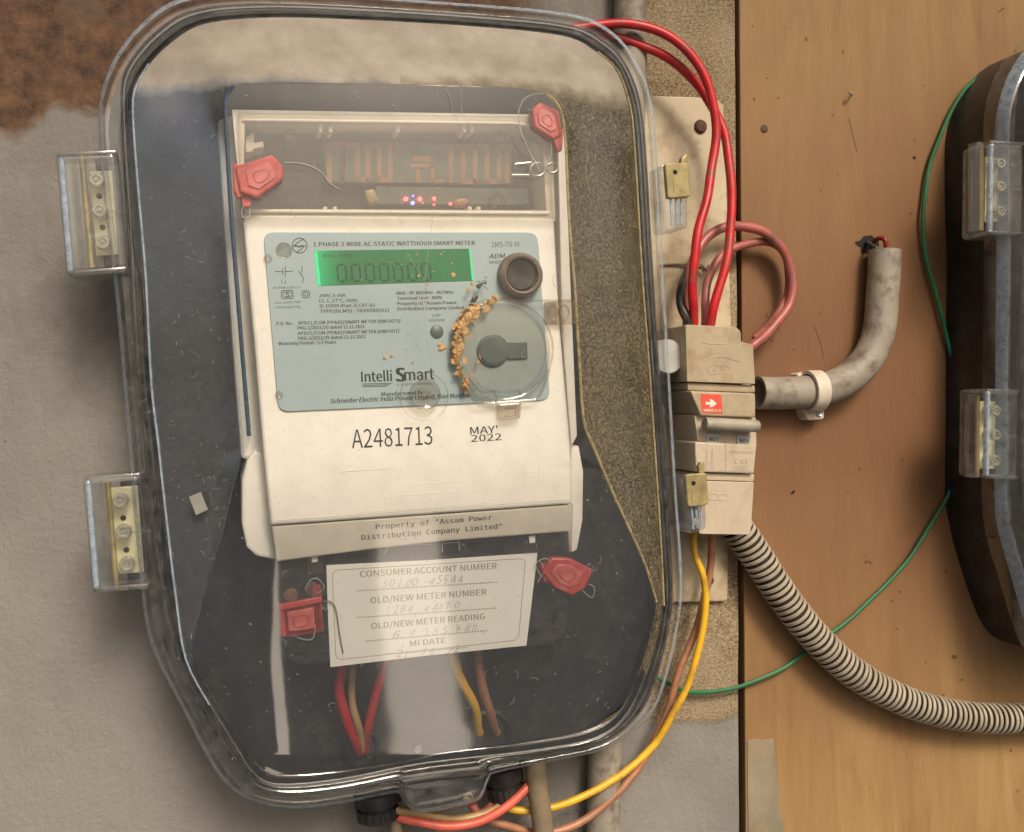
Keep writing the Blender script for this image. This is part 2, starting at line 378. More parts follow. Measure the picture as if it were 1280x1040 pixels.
def rrect(q, r, n=4):
    """round the corners of a pixel polygon"""
    out = []; N = len(q)
    for i in range(N):
        a, b, c = Vector(q[i - 1]), Vector(q[i]), Vector(q[(i + 1) % N])
        rr = r if not hasattr(r, '__len__') else r[i]
        u = (a - b).normalized() * min(rr, (a - b).length / 2); v = (c - b).normalized() * min(rr, (c - b).length / 2)
        for k in range(n + 1):
            t = k / n; out.append(tuple((b + u) * (1 - t) ** 2 + b * 2 * t * (1 - t) + (b + v) * t * t))
    return out
def circ(px, py, r, n=24, sy=1): return [(px + r * math.cos(2 * math.pi * k / n), py + r * sy * math.sin(2 * math.pi * k / n)) for k in range(n)]
def g_strip(pts, w_, d):
    """flat printed line of width w_ px through pixel points"""
    parts = []
    for (a, b) in zip(pts, pts[1:]):
        a, b = Vector(a), Vector(b); t = (b - a).normalized() * (w_ / 2); n_ = Vector((-t.y, t.x))
        q = [a - t * .6 + n_, b + t * .6 + n_, b + t * .6 - n_, a - t * .6 - n_]
        parts.append(([W(x, y, d) for x, y in q], [(0, 1, 2, 3)]))
    return join(*parts)
_fc = {}
def bundled(n):
    try: return bpy.data.fonts.load(os.path.join(bpy.utils.system_resource('DATAFILES'), 'fonts', n))
    except Exception: return None
SANS, MONO = bundled('Noto Sans CJK Regular.woff2'), bundled('DejaVuSansMono.woff2')
def glyphs(s, bold=0, shear=0, mono=False):
    bold = 0
    k = (s, bold, shear, mono)
    if k not in _fc:
        cu = bpy.data.curves.new('print', 'FONT'); cu.body = s; cu.size = 1; cu.resolution_u = 2; cu.offset = bold; cu.shear = shear
        fnt = MONO if mono else SANS
        if fnt: cu.font = fnt
        ob = bpy.data.objects.new('print', cu); me = bpy.data.meshes.new_from_object(ob)
        V = [(v.co.x, v.co.y) for v in me.vertices]; Fc = [list(p.vertices) for p in me.polygons]
        bpy.data.objects.remove(ob); bpy.data.curves.remove(cu); bpy.data.meshes.remove(me)
        _fc[k] = (V, Fc)
    return _fc[k]
def g_text(s, p0, p1, h, d, bold=.0, shear=0, mono=False):
    if bold > .003:                          # heavier strokes: the same letters printed three times, a hair apart
        o = max(.18, h * bold * 1.6)
        return join(*[g_text(s, (p0[0] + k * o, p0[1]), (p1[0] + k * o, p1[1]), h, d + .012 * (k + 1), 0, shear, mono) for k in (-1, 0, 1)])
    """letters from baseline pixel p0 to p1, capitals h px tall, printed at height d"""
    V, Fc = glyphs(s, bold, shear, mono)
    if not V: return [], []
    x0 = min(a for a, _ in V); x1 = max(a for a, _ in V)
    A, B = W(*p0, d), W(*p1, d); ux = (B - A); L = ux.length; ux.normalize(); uy = Vector((-ux.z, 0, ux.x))
    hm = (W((p0[0] + p1[0]) / 2, (p0[1] + p1[1]) / 2 - h, d) - W((p0[0] + p1[0]) / 2, (p0[1] + p1[1]) / 2, d)).length / max(y for _, y in glyphs('H', 0, 0, mono)[0])
    return [A + ux * ((a - x0) / (x1 - x0) * L) + uy * (b_ * hm) for a, b_ in V], [list(q) for q in Fc]
def g_hand(s, p0, p1, h, d):
    n = len(s); parts = []
    for i, ch in enumerate(s):
        if ch == ' ': continue
        t0, t1 = (i + random.uniform(-.1, .1)) / n, (i + random.uniform(.6, .95)) / n; dy, dr = random.uniform(-1.1, 1.1), random.uniform(-1, 1)
        if ch in '1./': t1 = t0 + .35 / n
        q = lambda t, e: (p0[0] + (p1[0] - p0[0]) * t, p0[1] + (p1[1] - p0[1]) * t + e)
        parts.append(g_text(ch, q(t0, dy), q(t1, dy + dr), h * random.uniform(.8, 1.15) * (.2 if ch == '.' else 1), d + .004 * i, 0, random.uniform(.2, .5)))
    return join(*parts)
def g_flat(poly, d): return [W(x, y, d) for x, y in poly], [tuple(range(len(poly)))]
def copy_tree(o, parent=None):
    c = o.copy(); COL.objects.link(c)
    if parent: c.parent = parent; c.matrix_parent_inverse = o.matrix_parent_inverse.copy()
    for ch in [x for x in KIDS.get(o.name, [])]: copy_tree(ch, c)
    return c

# ================================================================== wall, board, ground
def grid_sheet(x0, x1, z0, z1, y, step, f):
    nx = int((x1 - x0) / step) + 1; nz = int((z1 - z0) / step) + 1; V, Fc = [], []
    for j in range(nz + 1):
        for i in range(nx + 1):
            x = x0 + (x1 - x0) * i / nx; z = z0 + (z1 - z0) * j / nz
            V.append(Vector((x, y - f(x, z), z)))
    for j in range(nz):
        for i in range(nx):
            a = j * (nx + 1) + i; Fc.append((a, a + 1, a + nx + 2, a + nx + 1))
    return V, Fc
gapL0, gapL1 = W(918.5, 0), W(923.5, 1040)
gapR0, gapR1 = W(924.5, 0, 2), W(932.5, 1040, 2)
gx = (gapL0.x + gapL1.x) / 2
def edge_x(z, a, b): return a.x + (b.x - a.x) * (z - a.z) / (b.z - a.z)
def ridge(x, z):
    h = .0011 * noise.noise(Vector((x * 22, z * 14, 3))) + .0006 * noise.noise(Vector((x * 70, z * 45, 9)))
    xr = W(108, 760).x + .004 * (z / .1) * -.45 + .0009 * noise.noise(Vector((0, z * 60, 1)))    # trowel ridge down the left
    if z < W(100, 560).z: h += .0007 * math.exp(-((x - xr) / .0007) ** 2)
    xr2 = W(70, 380).x - .03 * (z - W(70, 380).z) + .0011 * noise.noise(Vector((5, z * 50, 1)))
    if W(70, 470).z < z < W(70, 330).z: h += .0006 * math.exp(-((x - xr2) / .0009) ** 2)
    return h * .9
V, Fc = grid_sheet(-.42, 0, -.34, .34, 0, .0016, ridge)
# fit the right edge of the sheet to the crack
x0 = -.42
V = [Vector((x0 + (v.x - x0) / (-x0) * (edge_x(v.z, gapL0, gapL1) - x0), v.y, v.z)) for v in V]
nx = int(.42 / .0016) + 1
wall = link('plaster_wall', V, Fc, MT['plaster'], sharp=0, off0=(0, 0, 0))
wall.data.shade_smooth()
tag(wall, 'rough grey plaster wall with a rusty brown top left corner', 'wall')
def slab(poly_w, d0, d1, b=.3): return prism_w(poly_w, d0, d1, b)
board = thing('plywood_board', 'golden brown plywood board filling the right of the picture', 'board', (edge_x(-.34, gapR0, gapR1), 0, -.34))
def zx(z): return Vector((edge_x(z, gapR0, gapR1), 0, z))
bp = [zx(-.34), Vector((.75, 0, -.34)), Vector((.75, 0, .34)), zx(.34)]
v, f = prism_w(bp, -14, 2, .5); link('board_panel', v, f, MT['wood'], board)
v, f = prism_w([Vector((-.42, 0, -.34)), Vector((.75, 0, -.34)), Vector((.75, 0, .34)), Vector((-.42, 0, .34))], -40, -15, 0)
tag(link('backing_wall', v, f, MT['hole'], sharp=0), 'dark masonry seen only in the narrow crack beside the plywood', 'wall')
v, f = join(g_tube([(1066, 118, 0), (1065, 117, 6)], .35, 8), g_lathe(1064.5, 116, [(.9, 5.6), (1.1, 6.2), (.8, 6.6), (0, 6.7)], 12)); link('nail', v, f, MT['oldcable'], board)
v, f = g_lathe(956, 160.5, [(1.9, 1.9), (1.9, 2.3), (1.4, 2.6), (0, 2.65)], 16); link('bolt_head', v, f, MT['rustm'], board)
for k, (x, y) in enumerate(((1143, 197), (991, 616), (1026, 238))):
    v, f = g_flat([(x + r_ * math.cos(a), y + r_ * 1.1 * math.sin(a)) for a, r_ in [(i * .7, random.uniform(1.2, 4.2) * (1 if k < 2 else .4)) for i in range(9)]], 2.06)
    link('pit', v, f, MT['hole'], board, sharp=0)
for q, w_ in (([(1061, 148), (1066, 168), (1071, 190)], .9), ([(1018, 408), (1026, 430), (1029, 447)], .8), ([(1248, 15), (1255, 10)], 1.2)): link('scratch', *g_strip(q, w_, 2.05), MT['stain'], board, sharp=0)
# ragged hole behind the elbow pipe
hp = [(1085 + (11 + 4.5 * noise.noise(Vector((a * 1.3, 2, 5)))) * 1.25 * math.cos(a), 306 + (11 + 5 * noise.noise(Vector((a * 1.7, 8, 1)))) * math.sin(a)) for a in [i * math.pi / 16 for i in range(32)]]
v, f = g_flat(hp, 2.12); link('hole', v, f, MT['hole'], board, sharp=0)
pp = [(934.5, 926), (945, 924), (958, 925.5), (967, 923), (968, 938), (971, 957), (970, 972), (975, 990), (975, 1010), (980, 1032), (982, 1060), (935.5, 1060)]
v, f = g_prism(pp, 1.9, 2.5, .2); link('paint_patch', v, f, MT['patch'], board)
def quad(a, b, c, d): return [Vector(p) for p in (a, b, c, d)], [(0, 1, 2, 3)]
tag(link('ground', *quad((-60, -120, -1.35), (60, -120, -1.35), (60, .05, -1.35), (-60, .05, -1.35)), MT['ground'], sharp=0), None, None, kind='structure')
# added unseen eave shades the wall; pale strips added for the lid's glare
def bxv(x0, x1, y0, y1, z0, z1):
    return [Vector((x, y, z)) for z in (z0, z1) for x, y in ((x0, y0), (x1, y0), (x1, y1), (x0, y1))], [(0, 1, 2, 3), (4, 5, 6, 7), (0, 1, 5, 4), (1, 2, 6, 5), (2, 3, 7, 6), (3, 0, 4, 7)]
tag(link('shade_eave', *bxv(-4, 4, -.45, .05, .62, .68), MT['eave'], sharp=0), 'unseen wooden eave added above the wall to shade it', 'roof')
for q in ([(.19, -1.3), (.40, -1.3), (.76, -3.5), (.47, -3.5)], [(-.42, -1.2), (-.07, -1.2), (-.08, -3.3), (-.11, -3.3)]):  # two unseen strips shaped so their reflection forms the lid's bright patches
    tag(link('path', *quad(*[(x, y, -1.345) for x, y in q]), MT['path'], sharp=0), None, None, kind='structure')  # added unseen glare strips, no real path

# ================================================================== meter box
OUT = [(221, 0), (190, 18), (158, 50), (136, 87), (124, 128), (123, 165), (130, 250), (143, 360), (154, 480), (163, 590), (172, 690), (180, 770), (193, 818), (225, 880), (258, 945), (284, 982), (320, 1003), (370, 1011), (430, 1004), (492, 992), (502, 997), (512, 1010), (525, 1016), (560, 1011), (594, 1002), (604, 993), (611, 975), (622, 966), (700, 950), (752, 938), (792, 915), (820, 884), (838, 830), (850, 770), (853, 730), (850, 670), (845, 600), (838, 480), (829, 330), (821, 190), (815, 130), (800, 84), (766, 40), (707, 16), (538, 1), (380, -10), (280, -10)]
FOOT = [(260, 29), (221, 48), (187, 80), (169, 114), (168, 160), (175, 250), (183, 345), (190, 478), (198, 548), (208, 640), (220, 740), (233, 823), (263, 881), (297, 936), (316, 965), (346, 980), (424, 974), (528, 954), (666, 938), (745, 922), (785, 890), (812, 830), (828, 757), (825, 690), (818, 580), (809, 450), (801, 346), (792, 194), (786, 134), (770, 88), (745, 65), (704, 45), (593, 33), (455, 25), (340, 22)]
# crest: left half from the top centre down, right half likewise; with heights in mm
CL = [(490, 105.5, 62), (400, 104, 62), (310, 104, 62), (293, 108, 62), (285, 120, 62), (284, 145, 62), (289, 242, 62), (298, 360, 62), (306, 461, 62), (313, 545, 62), (299, 580, 60.5), (287, 625, 58.5), (273, 682, 56), (252, 755, 51.5), (240, 815, 47.6), (267, 872, 47), (302, 928, 47), (322, 955, 47), (350, 968, 47), (424, 964, 47), (490, 953, 47)]
CR = [(490, 105.5, 62), (558, 107, 62), (640, 110, 62), (682, 118, 62), (699, 135, 62), (706, 173, 62), (711, 277, 62), (718, 360, 62), (723, 440, 62), (729, 523, 62), (742, 560, 60.5), (760, 603, 58.5), (782, 652, 56), (806, 706, 51.5), (820, 752, 47.6), (803, 826, 47), (778, 882, 47), (741, 911, 47), (664, 927, 47), (560, 940, 47), (490, 953, 47)]
CX, CY = 500., 500.
def dens2(P, n=10): return [(q.x, q.y) for q in catmull([Vector((x, y, 0)) for x, y in P], n, True)]
OUTD, FOOTD = dens2(OUT, 8), dens2(FOOT, 12)
def rad(poly, th):
    c, s = math.cos(th), math.sin(th); best = 0
    for i in range(len(poly)):
        x0, y0 = poly[i - 1][0] - CX, poly[i - 1][1] - CY; x1, y1 = poly[i][0] - CX, poly[i][1] - CY
        a = -x0 * s + y0 * c; b = -x1 * s + y1 * c
        if (a <= 0) != (b <= 0):
            t = a / (a - b); r = (x0 + (x1 - x0) * t) * c + (y0 + (y1 - y0) * t) * s
            if r > best: best = r
    return best
# ring of directions, denser round the tab at the bottom
TH = []
crest = []                                                        # crest loop: left down, right up
cl3 = [q for q in catmull([Vector(p) for p in CL], 6)]; cr3 = [q for q in catmull([Vector(p) for p in CR], 6)]
ring = sorted(set([round(2 * math.pi * i / 300, 5) for i in range(300)] + [round(math.atan2(1000 - CY, x - CX) % (2 * math.pi), 5) for x in range(486, 628, 2)]))
def crest_at(th):
    c, s = math.cos(th), math.sin(th); L = cl3 + cr3[::-1][1:-1]; best = None
    for i in range(len(L)):
        p, q = L[i - 1], L[i]
        a = -(p.x - CX) * s + (p.y - CY) * c; b = -(q.x - CX) * s + (q.y - CY) * c
        if (a <= 0) != (b <= 0):
            t = a / (a - b); m_ = p.lerp(q, t); r = (m_.x - CX) * c + (m_.y - CY) * s
            if r > 0 and (best is None or r > best[0]): best = (r, m_.z)
    return best
def build_lid(parent):
    rows = []; prev = None
    for th in ring:
        ro, rf = rad(OUTD, th), rad(FOOTD, th); g = min(ro - rf, 44)
        cb = crest_at(th) or prev; prev = cb; rc, dc = cb
        L = [(ro, 29), (ro, 36), (ro - .04 * g, 39), (ro - .12 * g, 41.6), (ro - .19 * g, 42), (ro - .23 * g, 41.3), (ro - .27 * g, 39.2), (ro - .34 * g, 39),
             (rf + .56 * g, 39), (rf + .53 * g, 40), (rf + .50 * g, 44.2), (rf + .45 * g, 45.2), (rf + .38 * g, 45.2), (rf + .34 * g, 43.6), (rf + .27 * g, 43.3), (rf + .24 * g, 45.2), (rf + .17 * g, 45.6), (rf + .13 * g, 44.2), (rf + .05 * g, 44), (rf, 45)]
        gap = rf - rc
        L += [(rf - min(1.5, .1 * gap), 46)]
        k = 3
        for j in range(1, k): L.append((rf - gap * (j / k), 46 + (dc - 46) * j / k * .985))
        L += [(rc + min(3, .15 * gap), dc - .9), (rc + .3, dc - .25)]
        rows.append([(CX + r * math.cos(th), CY + r * math.sin(th), d) for r, d in L])
    n, m_ = len(rows), len(rows[0]); V, Fc, mi = [], [], []
    for r in rows: V += [W(*p) for p in r]
    for i in range(n):
        for j in range(m_ - 1):
            Fc.append((i * m_ + j, ((i + 1) % n) * m_ + j, ((i + 1) % n) * m_ + j + 1, i * m_ + j + 1))
            x, y, d = rows[i][j]
            if j in (1, 2): mi.append(5)
            elif j < 19: mi.append(1)
            elif y < 835: mi.append(2 if x > 500 else 3)
            else: mi.append(4)
    # front: window above, sloping face below
    N = len(cl3); Mc = 64; k0 = len(V)
    for i in range(N):
        a, b = cl3[i], cr3[i]
        for j in range(Mc + 1):
            t = j / Mc; q = a.lerp(b, t)
            bul = 1.1 * (4 * t * (1 - t)) * min(1, max(0, (q.y - 105) / 60)) * min(1, max(0, (968 - q.y) / 60))
            # lower face: one plane between two softly bent corners
            lx, rx_ = 340 + (q.y - 600) * .035, 742 + (q.y - 600) * .05
            sl_ = min(1, max(0, (q.x - a.x) / max(12, lx + 16 - a.x))); sr_ = min(1, max(0, (b.x - q.x) / max(12, b.x - rx_ + 16)))
            wt = (1 - (1 - sl_) ** 2.6) * (1 - (1 - sr_) ** 2.6) * min(1, max(0, (q.y - 553) / 40)) * min(1, max(0, (968 - q.y) / 24))
            dm = 62.7 - max(0, q.y - 553) * .0335
            V.append(W(q.x, q.y, (q.z + bul) * (1 - wt) + (dm + .6 * bul) * wt))
    for i in range(N - 1):
        for j in range(Mc):
            a = k0 + i * (Mc + 1) + j; Fc.append((a, a + 1, a + Mc + 2, a + Mc + 1))
            q = cl3[i].lerp(cr3[i], j / Mc); mi.append(0)
    o = link('lid', V, Fc, None, parent, 28, [MT['lid'], MT['rim'], MT['grainy'], MT['left'], MT['lid'], MT['skyfrost']], mi)
    return o
def loop_w(f_out, d):                       # world loop a fraction of the rim in from the outside
    L = []
    for th in ring[::2]:
        ro, rf = rad(OUTD, th), rad(FOOTD, th); g = min(ro - rf, 44); r = ro - f_out * g
        L.append(W(CX + r * math.cos(th), CY + r * math.sin(th), d))
    return L
def build_box():
    box = thing('meter_box', 'large black box with clear lid enclosing the cream smart meter', 'meter box', W(500, 1000, 0), 'clear lidded meter boxes')
    A = loop_w(.40, 33); B = loop_w(.80, 33); n = len(A); V, Fc = [], []
    for L, d in ((A, 0), (A, 31), (A, 32), (B, 32), (B, 31), (B, 17)):
        V += [Vector((p.x, -d * .001, p.z)) for p in L]
    for k in range(5):
        for i in range(n): Fc.append((k * n + i, k * n + (i + 1) % n, (k + 1) * n + (i + 1) % n, (k + 1) * n + i))
    Fc.append(tuple(range(5 * n, 6 * n))); Fc.append(tuple(range(n)))
    base = link('back_box', V, Fc, MT['black'], box, 30)
    lid = build_lid(box)
    KIDS['meter_box'] = [base, lid]
    def ridge_line(pts, r, m): KIDS['meter_box'].append(link('drawn_lid_edge', *g_tube(pts, r, 8, 4), MT[m], box))
    ridge_line([(x + .5, y, d - .2) for x, y, d in CR[3:15]], .55, 'litedge')  # yellow tube draws the lit edge of the right fold
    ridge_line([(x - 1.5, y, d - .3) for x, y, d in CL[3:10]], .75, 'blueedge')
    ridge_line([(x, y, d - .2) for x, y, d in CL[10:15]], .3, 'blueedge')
    ridge_line([(x + 2, y, 45.3) for x, y in FOOT[22:31]][::-1], .45, 'litedge')
    ridge_line([(x, y, 45.3) for x, y in FOOT[12:22]], .4, 'rim')
    ridge_line([(x - 1, y, 45.3) for x, y in FOOT[2:13]], .4, 'skyfrost')
    for (q, posts, plate) in (([(70, 190), (147, 187), (160, 340), (83, 345)], ((120, 224), (124, 262), (128, 302)), [(112, 214), (140, 213), (148, 318), (120, 320)]),
                              ([(104, 596), (177, 591), (188, 736), (116, 741)], ((150, 626), (154, 665), (158, 706)), [(136, 610), (172, 607), (180, 715), (147, 718)])):
        v, f = g_prism(q, 30, 46, 2.4, 5); hc = link('hinge_cover', v, f, MT['hinge'], box, 40)
        KIDS['meter_box'].append(hc); kids = KIDS.setdefault(hc.name, [])
        (a, b, c, d) = [Vector(p) for p in q]
        e = lambda t, u: a.lerp(b, t).lerp(d.lerp(c, t), u)
        P_ = [e(.015, .03), e(.12, .035), e(.12, .968), e(.015, .975)]
        v, f = g_prism([(p.x, p.y) for p in P_], 44.2, 46.3, .8); kids.append(link('lit_cover_edge', v, f, MT['skyfrost'], hc))  # pale strip added in place of the lit barrel side
        P_ = [e(.02, .0), e(.98, .0), e(.98, .045), e(.02, .045)]
        v, f = g_prism([(p.x, p.y) for p in P_], 36, 46.3, .5); kids.append(link('end_plate', v, f, MT['hinge'], hc))
        P_ = [e(.02, .955), e(.98, .955), e(.98, 1.0), e(.02, 1.0)]
        v, f = g_prism([(p.x, p.y) for p in P_], 36, 46.3, .5); kids.append(link('end_plate', v, f, MT['hinge'], hc))
        P_ = [e(.62, .06), e(1.0, .06), e(1.0, .94), e(.62, .94)]
        v, f = g_prism([(p.x, p.y) for p in P_], 30.5, 32.5, .5); kids.append(link('hinge_block', v, f, MT['black'], hc))
        # rounded knuckle rod along the free edge, end plates
        l0, l1 = a.lerp(b, .16), d.lerp(c, .16)
        v, f = g_tube([(l0.x, l0.y + 6, 36), (l1.x, l1.y - 6, 36)], 3.2, 14, smooth=False); kids.append(link('knuckle', v, f, MT['hinge'], hc))
        r0, r1 = a.lerp(b, .42), d.lerp(c, .42)
        v, f = g_tube([(r0.x, r0.y + 8, 34), (r1.x, r1.y - 8, 34)], 1.1, 10, smooth=False); kids.append(link('hinge_pin', v, f, MT['brass'], hc))
        v, f = g_prism(plate, 33, 34.5, .3); pl = link('hinge_plate', v, f, MT['yellowbrass'], hc); kids.append(pl)
        for (x, y) in posts:
            v, f = g_lathe(x, y, [(2.1, 34.6), (2.6, 36), (2.6, 40), (2.2, 41.2), (1.4, 41.2), (1.2, 40.2), (.7, 40.2), (.6, 41), (0, 41.1)], 20); kids.append(link('screw_post', v, f, MT['post'], hc))
        for (p, q_) in zip(posts, posts[1:]):
            v, f = g_lathe((p[0] + q_[0]) / 2 + 2, (p[1] + q_[1]) / 2 + 2, [(1.0, 34.5), (1.0, 34.75), (.5, 34.8), (0, 34.8)], 12); kids.append(link('rivet', v, f, MT['hole'], hc))
        m0, m1 = a.lerp(d, .5), b.lerp(c, .5)
        v, f = g_tube([(m0.x + 30, m0.y - 1, 40), (m1.x + 6, m1.y, 43)], .5, 6, smooth=False); kids.append(link('rib', v, f, MT['hinge'], hc))
    # clear latch tabs on the right edge with tarnished hasps
    for (tabq, hq, horn, hole) in (([(826, 205), (858, 205), (860, 285), (832, 289)], [(831.5, 204), (861, 203), (863, 246), (835, 248)], [(851, 204), (852, 197), (857, 192), (860, 194), (859, 204)], (844, 215)),
                                   ([(853, 596), (881, 594), (883, 662), (860, 668)], [(857, 593), (884, 591), (886, 631), (860, 634)], [(874, 592), (873, 583), (876, 578), (881, 578), (881, 591)], (867, 604))):
        v, f = g_prism(rrect(tabq, 6), 29, 41, .8); tb = link('latch_tab', v, f, MT['rim'], box, 40); KIDS['meter_box'].append(tb)
        (p0, p1, p2, p3) = [Vector(p) for p in tabq]; KIDS[tb.name] = []
        for u in (.3, .52, .74):
            e0, e1 = p0.lerp(p1, u).lerp(p3.lerp(p2, u), .5), p0.lerp(p1, u).lerp(p3.lerp(p2, u), .93)
            v, f = g_tube([(e0.x, e0.y, 41), (e1.x, e1.y, 41)], .55, 8, smooth=False); KIDS[tb.name].append(link('tab_rib', v, f, MT['skyfrost'], tb))
        v, f = join(g_prism(rrect(hq, 4), 41.2, 43.4, .5), g_prism(horn, 40.5, 42.6, .3), g_tube([(hole[0] - 2, hole[1] + 10, 43.4), (hole[0] - 1.5, hole[1] + 25, 43.4)], .35, 6, smooth=False))
        hs = link('hasp', v, f, MT['brass'], box); KIDS['meter_box'].append(hs)
        v, f = g_lathe(*hole, [(1.0, 43.3), (1.0, 43.5), (0, 43.5)], 12); ho = link('hasp_hole', v, f, MT['hole'], hs); KIDS[hs.name] = [ho]
    v, f = g_lathe(tabq[0][0] + 17, 652, [(1.6, 41), (1.6, 41.4), (0, 41.6)], 14); KIDS['meter_box'].append(link('moulding_mark', v, f, MT['sticker'], box))
    # screws and the front tab ear
    v, f = g_lathe(585, 996, [(2.0, 33.8), (2.0, 35.2), (1.5, 35.4), (1.1, 35.4), (.9, 34.4), (0, 34.4)], 20); KIDS['meter_box'].append(link('tab_bush', v, f, MT['oldcable'], box))
    v, f = g_lathe(523, 937, [(2.0, 17), (2.0, 18.2), (1.5, 18.8), (0, 18.9)], 18); KIDS['meter_box'].append(link('screw', v, f, MT['steel'], box))
    for (x, y, r) in ((450, 934, 8), (610, 916, 10)):
        v, f = g_lathe(x, y, [(r, 17), (r, 18.4), (r * .88, 19), (r * .8, 18), (r * .7, 17.2), (0, 17.2)], 28); KIDS['meter_box'].append(link('grommet', v, f, MT['black'], box))
    v, f = g_prism([(503, 975), (506, 990), (517, 1006), (528, 1010), (560, 1004), (590, 996), (600, 987), (607, 968), (612, 955)], 12, 34, .5); KIDS['meter_box'].append(link('bracket', v, f, MT['black'], box))
    # knurled cable glands under the box
    for (x0, y0, x1, y1, r) in ((470, 985, 474, 1022, 9.2), (628, 955, 634, 996, 8.4)):
        a, b = W(x0, y0, 14), W(x1, y1, 14); ax = (b - a).normalized(); V, Fc = [], []
        e1 = ax.orthogonal().normalized(); e2 = ax.cross(e1); n = 72; L = (b - a).length
        prof = [(.86, 0), (1.0, .05), (1.0, .45), (.84, .5), (.84, .56), (.97, .6), (.97, .95), (.9, 1.0), (.4, 1.0)]
        for pr, t in prof:
            for k in range(n):
                rr = r * .001 * pr * (1 if t < .58 else (1.0 if (k // 2) % 2 else .945)); q = 2 * math.pi * k / n
                V.append(a + ax * (L * t) + (e1 * math.cos(q) + e2 * math.sin(q)) * rr)
        for j in range(len(prof) - 1):
            for k in range(n): Fc.append((j * n + k, j * n + (k + 1) % n, (j + 1) * n + (k + 1) % n, (j + 1) * n + k))
        KIDS['meter_box'].append(link('cable_gland', V, Fc, MT['black'], box, 30))
    return box
KIDS = {}
box = build_box()
box2 = copy_tree(box)
h1, h2, t1, t2 = W(70, 190, 46), W(104, 596, 46), W(1203, 176, 32), W(1199, 497, 32)
ang = math.atan2((h2 - h1).x, -(h2 - h1).z) - math.atan2((t2 - t1).x, -(t2 - t1).z)
sc_ = 1.015; rot = Matrix.Rotation(ang, 3, 'Y'); rel = rot @ ((h1 + h2) / 2 - box.location) * sc_; t1 = (t1 + t2) / 2
box2.scale = (sc_, sc_, sc_)
box2.rotation_euler = (0, ang, 0); box2.location = (t1.x - rel.x, -.002, t1.z - rel.z)
box2['label'] = 'second clear lidded box cut off by the right edge on the plywood'

# ================================================================== smart meter
MD = 52.0
met = thing('smart_meter', 'cream single phase smart meter with grey plate and green display inside the clear box', 'electricity meter', W(510, 690, 20))
def part(name, geo, mat, parent=None, sharp=35): return link(name, geo[0], geo[1], MT[mat], parent or met, sharp)
# casing: front sheet with sloping sides, split round the circuit window
front = [(303, 268), (693, 272), (700, 400), (714, 560), (716, 630), (338, 657), (330, 575), (317, 420)]
part('casing', g_prism(front, 30, MD, 1.2, 3), 'cream')
side = [(271, 150), (300, 140), (318, 420), (334, 575), (325, 577), (301, 573), (290, 430), (280, 280)]
part('side_wall', g_prism(side, 20, 40, 1.5), 'cream2')
part('side_wall', g_prism([(697, 160), (706, 165), (722, 545), (714, 560), (703, 420)], 20, 46, .8), 'cream2')
wl = [(319, 562), (309, 574), (302, 600), (302, 655), (308, 684), (320, 695), (345, 700), (350, 640), (335, 570)]
part('side_wing', g_prism(catmull_px := wl, 20, 44, 1.0), 'cream')
part('side_wing', g_prism([(714, 560), (724, 556), (730, 590), (729, 650), (722, 688), (712, 692), (708, 640)], 20, 44, 1.0), 'cream')
# circuit window frame (a ring), boards behind it
def ring_prism(o_, i_, d0, d1):
    n = len(o_); V = [W(x, y, d1) for x, y in o_] + [W(x, y, d1) for x, y in i_]
    V += [Vector((p.x, -d0 * .001, p.z)) for p in V]
    Fc = []
    for k in range(n):
        j = (k + 1) % n
        Fc += [(k, j, n + j, n + k), (k, 2 * n + k, 2 * n + j, j), (n + k, n + j, 3 * n + j, 3 * n + k)]
    return V, Fc
part('window_frame', ring_prism([(290, 137), (664, 143), (689, 150), (694, 276), (302, 271), (296, 200)], [(306, 152), (640, 155), (677, 160), (683, 263), (308, 261), (305, 200)], 30, 51.5), 'cream2')
part('window_recess', g_prism([(292, 140), (690, 146), (696, 272), (300, 270)], 28, 36, 0), 'inner')
part('frame_lip', g_tube([(303, 150, 52), (640, 154, 52), (682, 159, 52)], .55, 8, smooth=False), 'cream')
part('frame_lip', g_tube([(306, 264, 52), (686, 266.5, 52)], .6, 8, smooth=False), 'cream')
for x in (398, 411, 495, 578, 588):
    part('clip', g_prism([(x, 155), (x + 5, 155), (x + 5, 165), (x, 165)], 40, 50, .3), 'cream')
for x in (404, 416, 585, 596):
    part('clip', g_prism([(x, 258), (x + 5, 258), (x + 5, 263), (x, 263)], 40, 50, .3), 'cream')
pcb = part('circuit_board', g_prism([(404, 176), (641, 181), (640, 230), (408, 228)], 36, 41, .2), 'pcb')
tr = []
def meander(xs, y0, y1, w_=6):
    pts = []
    for i, x in enumerate(xs):
        pts += [(x, y1), (x, y0)] if i % 2 == 0 else [(x, y0), (x, y1)]
    return g_strip(pts, w_, 41.12)
tr.append(meander([412, 428], 180, 226)); tr.append(meander([428, 447, 460, 474, 488], 181, 225))
tr.append(g_strip([(517, 198), (537, 198)], 7, 41.12)); tr.append(g_strip([(514, 207), (541, 207), (541, 226), (552, 226)], 5, 41.12))
tr.append(g_strip([(523, 213), (523, 226)], 5, 41.12)); tr.append(meander([564, 579, 594, 609, 624, 634], 183, 227))
part('antenna_trace', join(*tr), 'copper', pcb, 0)
part('lower_board', g_prism([(470, 233), (660, 236), (662, 256), (470, 255)], 36, 40, .2), 'pcb')
for (x, y, m_, r) in ((508, 248, 'red_led', .75), (525.5, 248.3, 'red_led', .75), (543.5, 247.5, 'red_led', .6), (516.5, 253, 'blue_led', .7), (529, 253, 'amber_led', .3), (564, 254, 'red_led', .45), (517, 244, 'blue_led', .3), (543, 255, 'red_led', .25)):
    part('led', g_lathe(x, y, [(r, 40), (r, 40.8), (r * .7, 41.4), (0, 41.6)], 12), m_)
